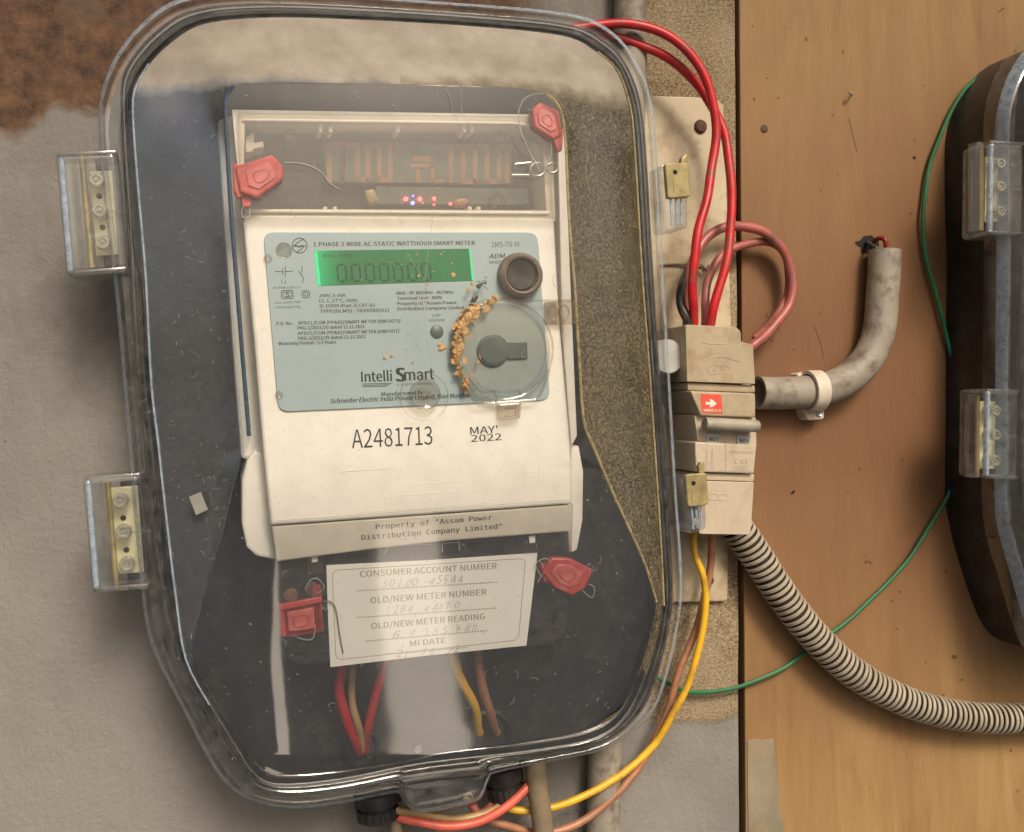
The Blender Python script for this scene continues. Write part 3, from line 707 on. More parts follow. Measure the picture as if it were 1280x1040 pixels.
part('connector', g_prism([(455, 238), (468, 236), (474, 252), (462, 255)], 36, 43, .5), 'brass')
part('resin_blob', g_prism(circ(578, 252, 9, 12, .5), 36, 42, .8), 'brownw')
for (x, y, r) in ((364, 171, 8), (366, 246, 8), (621, 250, 9), (626, 173, 8)):
    part('screw_boss', g_lathe(x, y, [(mm(r, 45), 38), (mm(r, 45), 47), (mm(r * .7, 45), 48), (mm(r * .55, 45), 47), (mm(r * .5, 45), 45), (0, 45)], 22), 'brownclear')
part('boss_bracket', g_prism([(307, 173), (314, 166), (318, 166), (318, 178), (329, 176), (330, 184), (318, 186), (315, 190), (307, 190)], 36, 46, .4), 'cream2')
part('wire_eye', join(g_tube([(644, 212, 53), (644, 205, 54), (664, 203, 54), (664, 213, 54)], .45, 8, smooth=False), g_tube([(672 + 9 * math.cos(a), 212 + 8 * math.sin(a), 55) for a in [k * .4 for k in range(17)]], .45, 8), g_tube([(690 + 7 * math.cos(a), 210 + 6 * math.sin(a), 55) for a in [k * .4 for k in range(17)]], .4, 8), g_tube([(640, 219, 53), (662, 219, 54)], .5, 8, smooth=False)), 'steel')
part('window_cover', g_prism(rrect([(297, 140), (662, 145), (691, 151), (697, 273), (303, 270)], 4), 51.6, 56, .8), 'winc')
# the name plate
ND = 52.7
plate = part('name_plate', g_prism(rrect([(329, 290), (672, 290), (688, 500), (348, 515)], 13), MD - .2, ND, .25), 'plate')
T = ND + .07
dk, lt = [], []
dk.append(g_text('1 PHASE 2 WIRE AC STATIC WATTHOUR SMART METER', (392, 308), (594, 306), 5.2, T, .012))
dk.append(join(*[(v_, f_) for v_, f_ in [(lambda o_, i_: ([W(x, y, T) for x, y in o_ + i_], [(k, (k + 1) % 28, 28 + (k + 1) % 28, 28 + k) for k in range(28)]))(circ(374.5, 307, 9.8, 28), circ(374.5, 307, 8.7, 28))]]))
dk += [g_strip(p, 1.1, T) for p in ([(379, 299), (371, 304), (367, 308), (382, 307.5)], [(380, 308), (376, 312), (371, 315)], [(369, 306), (374, 309), (378, 306)])]
dk += [g_strip(p, .9, T) for p in ([(344, 339.5), (353, 339.5)], [(353.5, 336), (353.5, 343)], [(356.5, 333), (356.5, 346)], [(357, 339.3), (366, 339)], [(377.5, 333), (377.5, 341)], [(373.5, 339), (379, 347), (378.5, 353)])]
dk.append(g_text('L1', (352, 354), (358, 354), 4.5, T))
lt.append(g_text('IS 9584 15057 II', (342, 361), (375, 360.5), 2.6, T))
dk += [g_strip(rrect(q, 2) + [rrect(q, 2)[0]], .8, T) for q in ([(351.5, 363.5), (366, 363), (366.5, 373), (352, 373.5)], [(377.5, 363.5), (386.5, 363.3), (387, 372), (378, 372.3)], [(379.5, 365.5), (384.5, 365.3), (385, 370), (380, 370.2)], [(353.5, 365.3), (364, 365), (364.5, 371.2), (354, 371.5)])]
dk.append(g_text('S', (357, 371), (361.5, 371), 5, T, .03))
lt.append(g_text('CM/L 5200017340', (344, 380), (376, 378.5), 2.6, T)); lt.append(g_text('TYPE:A027781', (344, 386), (376, 384.5), 2.6, T))
for s, a, b in (('240V, 5-30A', (399, 371.5), (432, 371)), ('CL 1, 27°C, 50Hz', (399, 378), (447, 377.2)), ('IS 15959 (Part 2) CAT-D1', (400, 384.5), (469, 383.2)), ('TYPE(DLMS) : 5XXXXXX(S1)', (400, 391), (486, 389.5)),
                ('MAX : RF 865MHz - 867MHz', (496, 368.5), (567, 367)), ('Terminal Unit : NRN', (496.5, 375), (552, 373.8)), ('Property of "Assam Power', (497, 381.5), (571, 380)), ('Distribution Company Limited', (497, 388), (580, 386.3))):
    lt.append(g_text(s, a, b, 4.0, T, .008))
for s, a, b in (('P.O. No. :', (346, 406.5), (368, 406)), ('APDCL/CGM (PP&D)/SMART METER (DBFOOT)/', (372.5, 405.8), (501, 403)), ('PKG-1/2021/20 dated 12.11.2021', (372, 412), (456, 410)), ('APDCL/CGM (PP&D)/SMART METER (DBFOOT)', (372, 418.7), (499, 415.7)), ('PKG-2/2021/29 dated 12.11.2021', (373, 425), (457, 422.6)), ('Warranty Period : 5.5 Years', (348, 431.5), (420, 429.5))):
    lt.append(g_text(s, a, b, 4.0, T, .008))
dk.append(g_text('Intelli', (452, 477.5), (490, 476.2), 13, T, .018)); dk.append(g_text('mart', (506, 475.5), (543, 474), 14, T, .018)); dk.append(g_text('S', (496, 477), (506, 476.5), 17, T, .06))
dk += [g_strip([(453, 480 + k * 1.8), (490 - k * 3, 479 + k * 1.8)], .7, T) for k in range(3)]
lt.append(g_text('A JV of NIIF and EESL', (496, 482.5), (541, 480.5), 3, T))
lt.append(g_text('Manufactured by :', (477, 495), (532, 492.5), 4.6, T, .006))
dk.append(g_text('Schneider Electric India Private Limited, Navi Mumbai', (413, 504.3), (588, 496.5), 5.6, T, .008, .25))
lt.append(g_text('1M5-TV-III', (615, 309), (649, 308.5), 6.5, T)); dk.append(g_text('ADM', (611, 323), (632, 322.5), 5.5, T, .02, .25)); lt.append(g_text('SMART', (611, 330), (628, 329.5), 4, T))
dk.append(g_text('LCD', (600, 355), (609, 354.6), 4, T)); lt.append(g_text('1 IMP', (540, 396), (551, 395.6), 3, T)); lt.append(g_text('6400/kWh', (536, 402), (556, 401.5), 3, T))
part('emblem', join(*dk[1:5]), 'ink', plate, 0); dk = dk[:1] + dk[5:]
part('plate_lettering', join(*dk), 'ink', plate, 0); part('small_print', join(*lt), 'ink2', plate, 0)
# the display
lcd = part('display', g_prism([(393, 313), (588, 310.5), (592.5, 351), (397, 357.5)], MD, ND + .15, .1), 'lcd')
for q in ([(393.3, 314), (396.5, 314), (401, 356.8), (397.3, 357)], [(586, 311), (588, 311), (592.3, 350.6), (590, 350.8)]): part('lit_edge', g_flat(q, ND + .2), 'lcdlit', lcd, 0)
sg = []
def seg7(x, y, w_, h, t):                    # seven bars of an eight shape without the middle one: a nought
    b = lambda q: g_flat(q, ND + .21)
    s = lambda px, py: (px + (py - y) * .09, py - (px - 490) * .012)
    sg.extend([b([s(x + t, y), s(x + w_ - t, y), s(x + w_ - t * 1.6, y + t), s(x + t * 1.6, y + t)]), b([s(x + t, y + h), s(x + w_ - t, y + h), s(x + w_ - t * 1.6, y + h - t), s(x + t * 1.6, y + h - t)])])
    for xx in (x, x + w_ - t):
        sg.extend([b([s(xx, y + t), s(xx + t, y + t), s(xx + t, y + h / 2 - .6), s(xx, y + h / 2 - .6)]), b([s(xx, y + h / 2 + .6), s(xx + t, y + h / 2 + .6), s(xx + t, y + h - t), s(xx, y + h - t)])])
for k in range(7): seg7(420 + k * 17.6, 329, 12.5, 23, 2.2)
sg.append(g_text('BILL kWh', (404, 322), (440, 321), 4, ND + .21))
part('digit', join(*sg), 'seg', lcd, 0)
for (x, y) in ((335, 323), (349, 494)): part('plate_rivet', g_lathe(x, y, [(1.5, ND - .1), (1.5, ND + .4), (1.0, ND + .7), (.5, ND + .4), (0, ND + .4)], 14), 'brownclear')
part('pulse_lamp', g_lathe(546.5, 414.5, [(mm(8.4, ND), ND), (mm(8.4, ND), ND + .3), (mm(7, ND), ND + .6), (0, ND + .7)], 20), 'magnet')
part('plate_dimple', g_lathe(355, 313, [(2.5, ND), (2.9, ND + .15), (2.5, ND + .35), (2.1, ND + .15), (2.1, ND)], 22), 'brownclear')
# round push button
part('button_ring', g_lathe(651, 344, [(mm(29, 55), MD), (mm(29.5, 55), 54), (mm(28, 55), 56.5), (mm(24, 55), 57.6), (mm(21.5, 55), 57.2), (mm(20.5, 55), 55)], 36), 'knobring')
part('push_button', g_lathe(651, 343.5, [(mm(20.3, 56), 54), (mm(20.3, 56), 55.8), (mm(18.5, 56), 56.4), (mm(10, 56), 56.2), (0, 56.1)], 32), 'knob')
# optical port: clear round cover over a grey disc and magnet
pc = (629, 437)
port = part('optical_port', g_lathe(*pc, [(mm(54, 54), ND), (mm(54, 54), ND + .15), (0, ND + .18)], 40), 'disc')
part('magnet', g_prism(circ(617, 438, 20, 26), ND + .4, ND + 1.3, .3), 'magnet', port)
part('magnet', g_prism(circ(617, 438, 17.5, 26), ND + 1.2, ND + 1.7, .3), 'magnet', port)
part('magnet_tab', g_prism(rrect([(634, 427.5), (659, 427), (660, 448), (635, 449)], 2), ND + .4, ND + 1.2, .3), 'magnet', port)
part('port_cover', g_lathe(*pc, [(mm(67, 56), ND + .3), (mm(67, 56), 54.4), (mm(64, 56), 55.2), (mm(59, 56), 55.4), (mm(58, 56), 57.6), (mm(55, 56), 58.4), (mm(50, 56), 58.5), (mm(30, 56), 58.6), (0, 58.7)], 48), 'dome', port)
part('port_rim', join(g_tube([(629 + 62 * math.cos(a), 437 + 62 * math.sin(a), 55.8) for a in [k * math.pi / 24 for k in range(49)]], .5, 8, n=2), g_tube([(574, 468, 55.4), (585, 489, 55.4), (592, 500, 55.4), (606, 504, 55.4), (660, 500, 55.4), (672, 497, 55.4), (682, 478, 55.4), (687, 462, 55.4)], .5, 8, n=3), g_tube([(617, 489, 55.4), (620, 497, 55.4), (622, 503, 55.4)], .4, 6), g_tube([(650, 487, 55.4), (649, 500, 55.4)], .4, 6), g_tube([(585, 472, 55.4), (600, 488, 55.4), (617, 490, 55.4)], .4, 6), g_tube([(645, 376.5, 55.6), (690, 376, 55.6), (719, 375.5, 55.6)], .5, 6)), 'brownclear', port)
part('port_latch', g_prism(rrect([(623, 505), (652, 503), (651, 523), (626, 526)], 3), MD, 55.5, .5), 'brownclear', port)
part('port_latch', g_prism(rrect([(682, 377), (720, 375), (721, 405), (684, 406)], 3), MD, 55, .5), 'brownclear', port)
for g_ in [g_tube([(631, 511, 55.7), (645, 510, 55.7), (644, 519, 55.7), (631, 520, 55.7)], .4, 6, smooth=False)] + [g_tube([(x + 6 * math.cos(a), 391 + 9 * math.sin(a), 55.2) for a in [k * .45 for k in range(15)]], .4, 6) for x in (691, 705)]: part('latch_rib', g_, 'brownclear', port)
# clear seal boss below the logo
part('seal_boss', join(g_lathe(531, 493, [(mm(19, 54), MD), (mm(19, 54), 55.4), (mm(17, 54), 56), (mm(14, 54), 55.6), (mm(13, 54), 54.4), (0, 54.2)], 32), g_tube([(530 + 30 * math.cos(a), 496 + 30 * math.sin(a), 54.6) for a in [k * math.pi / 20 for k in range(41)]], .16, 6, n=2), g_tube([(524, 487, 55), (528, 492, 55.2), (537, 490, 55), (533, 498, 55), (526, 500, 55)], .3, 6)), 'brownclear')
# casing print
K = MD + .07
cp = [g_text('A2481713', (440, 560.5), (541, 555.5), 23, K, .0), g_text("MAY'", (588, 543), (622, 541), 9, K, .004), g_text('2022', (589, 552.5), (627, 550), 8.5, K, .004)]
part('serial_print', join(*cp), 'ink', None, 0)
part('moulded_line', join(g_tube([(421, 643, MD), (535, 634.8, MD), (652, 626, MD)], .12, 6), g_tube([(342, 651, MD), (530, 637, MD), (714, 624, MD)], .2, 6), g_tube([(424, 590, MD), (488, 585.5, MD)], .16, 6)), 'cream2')
part('moulded_mark', join(*[g_tube([(x, y, MD), (x + dx, y + dy, MD)], .12, 5, smooth=False) for x, y, dx, dy in ((654, 580, 20, -1), (656, 590, 16, 0), (654, 580, 2, 26), (673, 579, 1, 26), (650, 608, 26, -2), (660, 597, 9, 0), (300 + 207, 606, 70, -5), (470, 622, 132, -10))]), 'cream2')
# terminals and their clear cover
part('terminal_block', g_prism([(348, 690), (712, 668), (712, 800), (356, 826)], 18, 34, 1), 'inner')
tbk = [(364, 736), (390, 728), (452, 722), (520, 718), (590, 712), (640, 708)]
for x, y in tbk: part('terminal_screw', g_lathe(x, y + 8, [(2.6, 34), (2.6, 35.6), (2.0, 36), (0, 36)], 16), 'copper' if x < 400 else 'brass')
tc = [(338, 656), (718, 628), (716, 690), (708, 790), (690, 806), (372, 832), (356, 820), (346, 720)]
part('terminal_cover', g_prism(rrect(tc, 6), 34, 47, 1.2), 'cover')
part('cover_band', g_prism([(340, 658), (714, 631), (716, 664), (560, 676), (470, 686), (346, 702)], 30, 51.2, .6), 'band')
for q, h in (([(383, 688), (403, 686), (404, 716), (385, 718)], [(389, 694), (397, 693), (397, 702), (390, 703)]), ([(655, 664), (676, 662), (677, 690), (656, 692)], [(661, 670), (669, 669), (669, 678), (662, 679)])):
    lg = part('cover_lug', g_prism(rrect(q, 4), 44, 49, .5), 'brownclear'); part('lug_slot', g_flat(h, 49.1), 'cream2', lg, 0)
part('property_print', join(g_text('Property of "Assam Power', (470, 661.5), (615, 649.5), 6.2, 51.28, .006, mono=True), g_text('Distribution Company Limited"', (452, 675), (627, 660.5), 6.2, 51.28, .006, mono=True)), 'ink', None, 0)
part('moulded_frame', join(g_strip([(553, 690), (553, 679), (574, 677.5), (574, 688)], .7, 47.1), g_strip([(480, 692), (486, 683), (540, 680)], .6, 47.1)), 'cream2', None, 0)

# ================================================================== paper label
lab = thing('paper_label', 'white paper label headed CONSUMER ACCOUNT NUMBER under the meter', 'label', W(540, 770, 47.3))
link('sheet', *g_prism([(408, 706.5), (540, 700), (672, 691), (665, 750), (658, 807), (530, 820), (413, 834), (410, 770)], 47.35, 47.6, .05), MT['paper'], lab)
LT_ = 47.68
fr_ = rrect([(415, 713), (657, 698), (648, 800), (420, 825)], 8)
g = [g_text('CONSUMER ACCOUNT NUMBER', (450, 721.5), (621, 711), 7.6, LT_, .012), g_text('OLD/NEW METER NUMBER', (463, 754.5), (608, 743.5), 7.6, LT_, .012), g_text('OLD/NEW METER READING', (464, 786.5), (606, 774), 7.6, LT_, .012), g_text('MI DATE', (513, 808), (557, 803.5), 7, LT_, .012), g_strip(fr_ + [fr_[0]], .8, LT_)]
for a, b in (((446, 738.5), (623, 727.5)), ((446, 772), (622, 760)), ((457, 801.5), (610, 788)), ((483, 817.5), (586, 809))):
    n = int((b[0] - a[0]) / 3.3)
    for k in range(n):
        t = k / n; x, y = a[0] + (b[0] - a[0]) * t, a[1] + (b[1] - a[1]) * t; g.append(g_flat([(x, y - .8), (x + 1.8, y - .9), (x + 1.8, y + .8), (x, y + .9)], LT_))
link('label_print', *join(*g), MT['ink3'], lab, 0)
link('handwriting', *join(g_hand('50100 45644', (478, 734.5), (583, 728), 10, LT_ + .03), g_hand('1284 44870', (482, 768), (577, 761), 9, LT_ + .03), g_hand('6.0 155 kWh', (492, 797), (600, 788), 9, LT_ + .03), g_hand('21/06/22', (494, 822), (578, 814.5), 9, LT_ + .03)), MT['pencil'], lab, 0)
tag(link('thread', *g_tube([(404, 752, 48), (413, 752, 48.4), (420, 762, 48.5), (424, 790, 48.3), (429, 817, 48.2)], .22, 6), MT['oldcable']), 'thin dark thread lying down the left edge of the paper label', 'thread')
tag(link('paper_scrap', *g_prism([(236, 621), (251, 615), (260, 637), (245, 644)], 55.6, 55.9, .05), MT['sticker']), 'tiny white square scrap on the dark left side of the lid', 'scrap')

# ================================================================== red seals
def seal(poly, d, extra, label, wires, depth=4.5):
    c = Vector((sum(p[0] for p in poly) / len(poly), sum(p[1] for p in poly) / len(poly)))
    o = thing('security_seal', label, 'seal', W(c.x, c.y, d), 'red seals on the smart meter')
    link('seal_body', *g_prism(poly, d - depth, d, .7, 2), MT['seal'], o)
    inn = [tuple(c.lerp(Vector(p), .62)) for p in poly]
    link('seal_face', *g_prism(inn, d - .4, d + .5, .25), MT['sealface'], o)
    for e, ds in extra: link('seal_tab', *g_prism(e, ds - 2.5, ds, .4), MT['seal'], o)
    rc = [tuple(c.lerp(Vector(p), .34)) for p in poly]; rp = rrect(rc, 5)
    link('seal_emblem', *g_tube([(x, y, d + .5) for x, y in rp + [rp[0]]], .25, 6, n=2), MT['seal'], o)
    for wi in wires: link('seal_wire', *g_tube(wi, .2, 6), MT['fibre'], o)
seal([(294, 208), (340, 193), (354, 207), (354, 224), (322, 247), (300, 240)], 59.5, [([(291, 204), (302, 205), (308, 243), (297, 248), (292, 238)], 58), ([(300, 242), (316, 240), (314, 258), (303, 259)], 57)], 'red plastic seal at the upper left of the meter window', [[(304, 258, 57), (302, 270, 56), (311, 272, 56), (312, 258, 56)], [(355, 203, 57), (380, 205, 57), (400, 214, 57), (412, 228, 57), (423, 236, 57)]])
seal([(665, 136), (676, 127), (699, 138), (704, 168), (692, 174), (668, 158)], 59.0, [([(690, 168), (705, 160), (703, 188), (697, 190)], 58)], 'dark red plastic seal at the upper right corner of the meter window', [[(700, 166, 58), (690, 172, 57), (688, 195, 56), (680, 208, 56)], [(648, 140, 58), (655, 124, 59), (673, 117, 59.5), (692, 122, 59.5), (703, 140, 59)], [(648, 140, 58), (651, 165, 57), (662, 190, 56), (676, 214, 56)]])
seal([(348, 758), (402, 748), (405, 790), (375, 795), (351, 797)], 47, [([(390, 733), (401, 731), (404, 752), (391, 754)], 45), ([(348, 756), (402, 746), (403, 753), (349, 764)], 47.8)], 'bright red rectangular seal left of the paper label', [[(381, 737, 47), (388, 725, 48), (398, 724, 48), (405, 735, 47), (396, 742, 46)], [(394, 781, 48), (392, 796, 48), (385, 800, 48), (372, 797, 47)]])
seal([(677, 714), (690, 697), (713, 698), (742, 712), (732, 735), (716, 745), (694, 735)], 49, [([(675, 708), (686, 702), (690, 728), (680, 728)], 47.5)], 'red hexagonal seal right of the paper label', [[(676, 720, 48), (670, 705, 49), (682, 698, 49), (690, 705, 48)], [(728, 738, 48), (740, 747, 48), (743, 735, 48), (736, 730, 48)], [(672, 728, 48), (680, 712, 48.5), (674, 700, 48)]])

# ================================================================== wires
def wire(path, r, mat, label, sides=12, name='wire', cat='wire', group=None, n=8):
    P = catmull([W(*p) for p in path], n); ph = random.random() * 90
    for i in range(1, len(P) - 1):
        q = P[i] * 55; P[i] = P[i] + .0009 * Vector((noise.noise(q + Vector((ph, 0, 0))), .4 * noise.noise(q + Vector((0, ph, 0))), noise.noise(q + Vector((0, 0, ph)))))
    return tag(link(name, *g_tube(P, r, sides, rf=lambda s_: r * (1 + .05 * noise.noise(Vector((s_ * 180, ph, 0)))), world=True, smooth=False), MT[mat]), label, cat, group)
# inside the box
wire([(434, 800, 36), (427, 838, 32), (425, 865, 30), (433, 900, 27), (446, 930, 22), (450, 940, 16)], 2.0, 'redw', 'red wire at far left of the bundle inside the box bottom')
wire([(442, 800, 34), (440, 840, 30), (441, 880, 28), (448, 910, 26), (452, 935, 20), (452, 940, 16)], 1.5, 'tanw', 'thin brown wire between two red wires inside the box bottom')
w3 = wire([(488, 800, 36), (478, 838, 33), (466, 880, 29), (460, 910, 25), (456, 938, 18)], 1.8, 'redw', 'red wire slanting down left under the paper label')
wire([(560, 800, 36), (569, 830, 33), (584, 865, 30), (594, 890, 26), (600, 916, 18)], 1.9, 'yelloww', 'yellow wire inside the box below the paper label')
wire([(596, 800, 36), (597, 830, 33), (604, 865, 30), (614, 893, 26), (621, 916, 18)], 1.9, 'brownw', 'brown wire beside the yellow one inside the box')
# big red loops
wire([(712, 36, 16), (745, 32, 17), (790, 30, 20), (835, 46, 23), (870, 76, 25), (888, 112, 26), (895, 170, 26), (886, 230, 28), (873, 290, 31), (866, 345, 31), (867, 385, 28), (867, 410, 24)], 2.0, 'redw', 'bright red wire looping down left into the breaker top', 16)
wire([(730, 40, 12), (770, 47, 14), (820, 66, 17), (860, 93, 18), (885, 125, 18), (905, 165, 20), (912, 220, 23), (914, 275, 25), (907, 330, 27), (893, 380, 27), (887, 410, 24)], 2.0, 'redw', 'bright red wire looping down right to the breaker top', 16)
wire([(858, 410, 20), (862, 360, 19), (867, 325, 16), (884, 297, 14), (915, 283, 13), (950, 288, 13), (978, 312, 13), (991, 345, 13), (987, 380, 14), (965, 410, 16), (942, 432, 18), (926, 446, 16)], 2.2, 'pinkw', 'dusty pink wire in the larger loop beside the red wires', 16)
wire([(881, 410, 20), (881, 375, 18), (887, 345, 14), (905, 318, 11), (935, 304, 10), (962, 303, 9), (980, 316, 9), (986, 345, 9), (984, 372, 10), (966, 402, 12), (944, 424, 13)], 1.9, 'pinkw', 'dusty pink wire in the smaller inner loop behind the other', 16)
wire([(866, 330, 12), (858, 345, 16), (852, 362, 20), (852, 380, 23), (858, 395, 25), (866, 408, 24)], 2.1, 'blackw', 'short black taped wire entering the breaker top at far left')
# outside below
wire([(868, 660, 14), (868, 690, 16), (878, 720, 18), (882, 755, 18), (876, 800, 18), (862, 850, 18), (840, 895, 17), (815, 935, 15), (780, 965, 16), (730, 995, 18), (690, 1010, 19), (640, 1012, 16), (620, 995, 14)], 1.6, 'yelloww', 'yellow wire running down from the breaker and under the box', 14)
wire([(890, 660, 14), (888, 700, 13), (884, 735, 12), (868, 790, 12), (848, 840, 12), (833, 895, 12), (808, 945, 13), (770, 993, 15), (725, 1028, 16), (680, 1042, 16), (630, 1032, 15), (600, 1024, 14)], 1.7, 'brownw', 'dull pink brown wire running beside the yellow wire under the box', 14)
wire([(488, 1018, 15), (520, 1025, 20), (560, 1033, 22), (600, 1026, 23), (635, 1006, 23), (660, 983, 21), (672, 966, 17), (676, 950, 14)], 1.8, 'coralw', 'bright coral red wire curving between the two glands', 14)
wire([(485, 1010, 17), (520, 1016, 19), (570, 1024, 19), (610, 1016, 19), (640, 996, 18), (655, 975, 15)], 1.7, 'tanw', 'tan brown wire curving just above the coral one', 14)
wire([(590, 1005, 14), (600, 1018, 15), (616, 1004, 15), (612, 985, 13)], 1.8, 'pinkw', 'short dull pink wire stub under the right gland')
# green wire
wire([(1222, 98, 4.5), (1205, 114, 5), (1187, 145, 5), (1170, 185, 5), (1158, 230, 5), (1154, 275, 5), (1157, 320, 5), (1168, 365, 5), (1183, 420, 5), (1196, 480, 5), (1202, 540, 5), (1196, 590, 5), (1181, 625, 5), (1142, 690, 5), (1090, 748, 5), (1030, 798, 5), (980, 834, 5), (932, 857, 5), (885, 865, 4), (855, 864, 4), (838, 856, 4), (815, 845, 3)], 1.0, 'greenw', 'thin green earth wire curving across the plywood', 10)
# pipes and cables behind
def hollow(path, r, ri, mat, name, label, cat, sides=32, n=10, ends=True, thing_=None, depth=.02):
    V, Fc = g_tube(path, r, sides, n, cap=False); v2, f2 = g_tube(path, ri, sides, n, cap=False)
    k = len(V); m_ = len(V) // sides
    Fc += [tuple(i + k for i in q[::-1]) for q in f2]; V += v2
    for j in (0, (m_ - 1) * sides):
        for i in range(sides): Fc.append((j + i, j + (i + 1) % sides, k + j + (i + 1) % sides, k + j + i))
    return link(name, V, Fc, MT[mat], thing_)
tag(link('conduit_pipe', *g_tube([(789, -60, 9), (788, 60, 9), (782, 250, 9), (770, 600, 9), (757, 900, 9), (753, 1090, 9)], 7.4, 28, 8), MT['greyp']), 'straight grey pipe running vertically behind the main meter box', 'pipe')
tag(link('cable', *g_tube([(668, 930, 22), (671, 980, 22), (677, 1020, 22), (682, 1070, 22)], 4.4, 18), MT['oldcable']), 'thick grey brown cable hanging under the right gland', 'cable')
tag(link('cable', *g_tube([(494, 1000, 14), (495, 1025, 14), (497, 1070, 14)], 2.6, 14), MT['oldcable']), 'thinner grey cable hanging from the left gland', 'cable')
elb = thing('elbow_pipe', 'grey curved elbow pipe strapped to the plywood', 'pipe', W(1060, 500, 2))
EP = [(947, 491, 11), (975, 491.5, 11), (1015, 489, 11), (1040, 483, 11), (1064, 470, 11), (1084, 449, 11), (1096, 424, 11), (1101, 398, 11), (1103, 370, 11), (1105, 340, 11), (1106, 313, 11)]
hollow(EP, 7.6, 6.4, 'greyp', 'pipe_wall', None, None, thing_=elb)
wire([(1092, 304, 3), (1098, 299, 8), (1106, 301, 12), (1108, 320, 11), (1106, 345, 11)], 1.2, 'stubred', 'stub of red wire between the hole and elbow pipe top')
wire([(1084, 303, 3), (1090, 307, 9), (1096, 312, 12), (1103, 330, 11)], 1.0, 'stubgreen', 'stub of green wire between the hole and elbow pipe top')
# saddle clamp
sad = thing('pipe_saddle', 'cream plastic saddle clamp with screw round the elbow pipe', 'clamp', W(1018, 490, 2))
def saddle():
    c0, c1 = W(1012, 489, 11), W(1021, 488.5, 11); ax = (c1 - c0).normalized(); e2 = Vector((0, -1, 0)); e1 = ax.cross(e2).normalized(); V, Fc = [], []
    w_ = .0034; n = 22
    for side, r in ((-1, .0082), (-1, .0097), (1, .0097), (1, .0082)):
        for k in range(n + 1):
            a = -.35 + (math.pi + .7) * k / n
            V.append((c0 + c1) / 2 + ax * (side * w_) + (e1 * math.cos(a) + e2 * math.sin(a)) * r)
    m_ = n + 1
    for j in range(4):
        for k in range(n): Fc.append((j * m_ + k, j * m_ + k + 1, ((j + 1) % 4) * m_ + k + 1, ((j + 1) % 4) * m_ + k))
    Fc.append((0, m_, 2 * m_, 3 * m_)); Fc.append((n, m_ + n, 2 * m_ + n, 3 * m_ + n))
    return V, Fc
link('strap', *saddle(), MT['whitep'], sad, 40)
link('foot', *g_prism(rrect([(1004, 510), (1030, 508), (1031, 524), (1010, 526)], 4), 2, 9, .8), MT['whitep'], sad)
link('foot', *g_prism(rrect([(996, 467), (1022, 462), (1023, 470), (998, 473)], 3), 2, 8, .8), MT['whitep'], sad)
link('screw', *g_lathe(1024, 517, [(1.7, 9), (1.7, 9.6), (1.2, 9.9), (.7, 9.7), (.4, 9.2), (0, 9.2)], 16), MT['steel'], sad)
# corrugated hose
CP = [(915, 652, 12), (930, 672, 12), (950, 702, 12), (972, 736, 12), (1000, 774, 12), (1032, 810, 12), (1070, 843, 12), (1115, 869, 12), (1160, 886, 12), (1210, 896, 12), (1260, 898, 12), (1310, 896, 12), (1360, 890, 12)]
def rib(s):
    u = (s * 1000 / 2.75) % 1
    return 7.5
path = catmull([W(*p) for p in CP], 12)
# resample evenly so each rib gets its own rings
Ls = [0]
for a, b in zip(path, path[1:]): Ls.append(Ls[-1] + (b - a).length)
def at_s(s):
    for i in range(len(Ls) - 1):
        if Ls[i + 1] >= s: return path[i].lerp(path[i + 1], (s - Ls[i]) / (Ls[i + 1] - Ls[i]))
    return path[-1]
pitch = .0032; nrib = int(Ls[-1] / pitch); pts, radii = [], []
for k in range(nrib):
    for u, r in ((0, 5.9), (.04, 7.1), (.10, 7.5), (.32, 7.62), (.56, 7.5), (.62, 7.1), (.66, 5.9), (.83, 5.7)):
        pts.append(at_s((k + u + .07 * math.sin(k * 1.9) * (0 < u)) * pitch)); radii.append(r * (1 + .012 * math.sin(k * 2.7)))
it = iter(radii)
hv, hf = g_tube(pts, 7, 28, rf=lambda s: next(it), world=True, smooth=False)
hose = link('corrugated_hose', hv, hf, None, None, 50, [MT['flex'], MT['groove']], [1 if (k // 28) % 8 in (0, 5, 6, 7) else 0 for k in range(len(hf))])
tag(hose, 'ribbed grey corrugated hose sweeping to the right edge', 'hose')

# ================================================================== sheet and breaker
sh = thing('mounting_plate', 'stained cream mounting plate behind the breaker and red wires', 'mounting plate', W(865, 440, 0))
shp = [(800, 119), (870, 121), (898, 124), (905, 132), (911, 300), (915, 420), (912, 560), (911, 700), (910, 749), (905, 752), (800, 754)]
link('plate_sheet', *g_prism(shp, .6, 3.2, .7), MT['sheet'], sh)
for (x, y, r) in ((877.5, 157, 3.1), (888, 726, 2.4)): link('bolt_head', *g_lathe(x, y, [(r, 3.1), (r, 4), (r * .8, 4.8), (0, 5)], 18), MT['rustm'], sh)
tag(link('wire_tie', *join(g_tube([(826, 331, 4), (850, 330, 4.4), (868, 333, 5), (884, 338, 6)], .55, 8), g_tube([(884, 338, 6), (876, 331, 7), (880, 340, 6), (886, 331, 6)], .4, 6)), MT['oldcable']), 'thin dirty wire tie across the mounting plate', 'wire tie')
mcb = thing('circuit_breaker', 'cream two pole circuit breaker housing with grey toggle and red sticker', 'circuit breaker', W(900, 540, 3))
def bp_(name, geo, mat, parent=None, sharp=35): return link(name, geo[0], geo[1], MT[mat], parent or mcb, sharp)
HT = 33
bp_('back_body', g_prism([(862, 412), (920, 415), (922, 430), (938, 434), (941, 600), (934, 666), (878, 665), (868, 600)], 3.3, 22, .5), 'mcb')
bp_('upper_cover', g_prism(rrect([(857, 405.5), (920, 409), (926, 414), (926.5, 427), (941.5, 431), (944, 480), (859, 477)], [4, 3, 3, 1, 4, 1, 1]), 3.3, HT, .9), 'mcb')
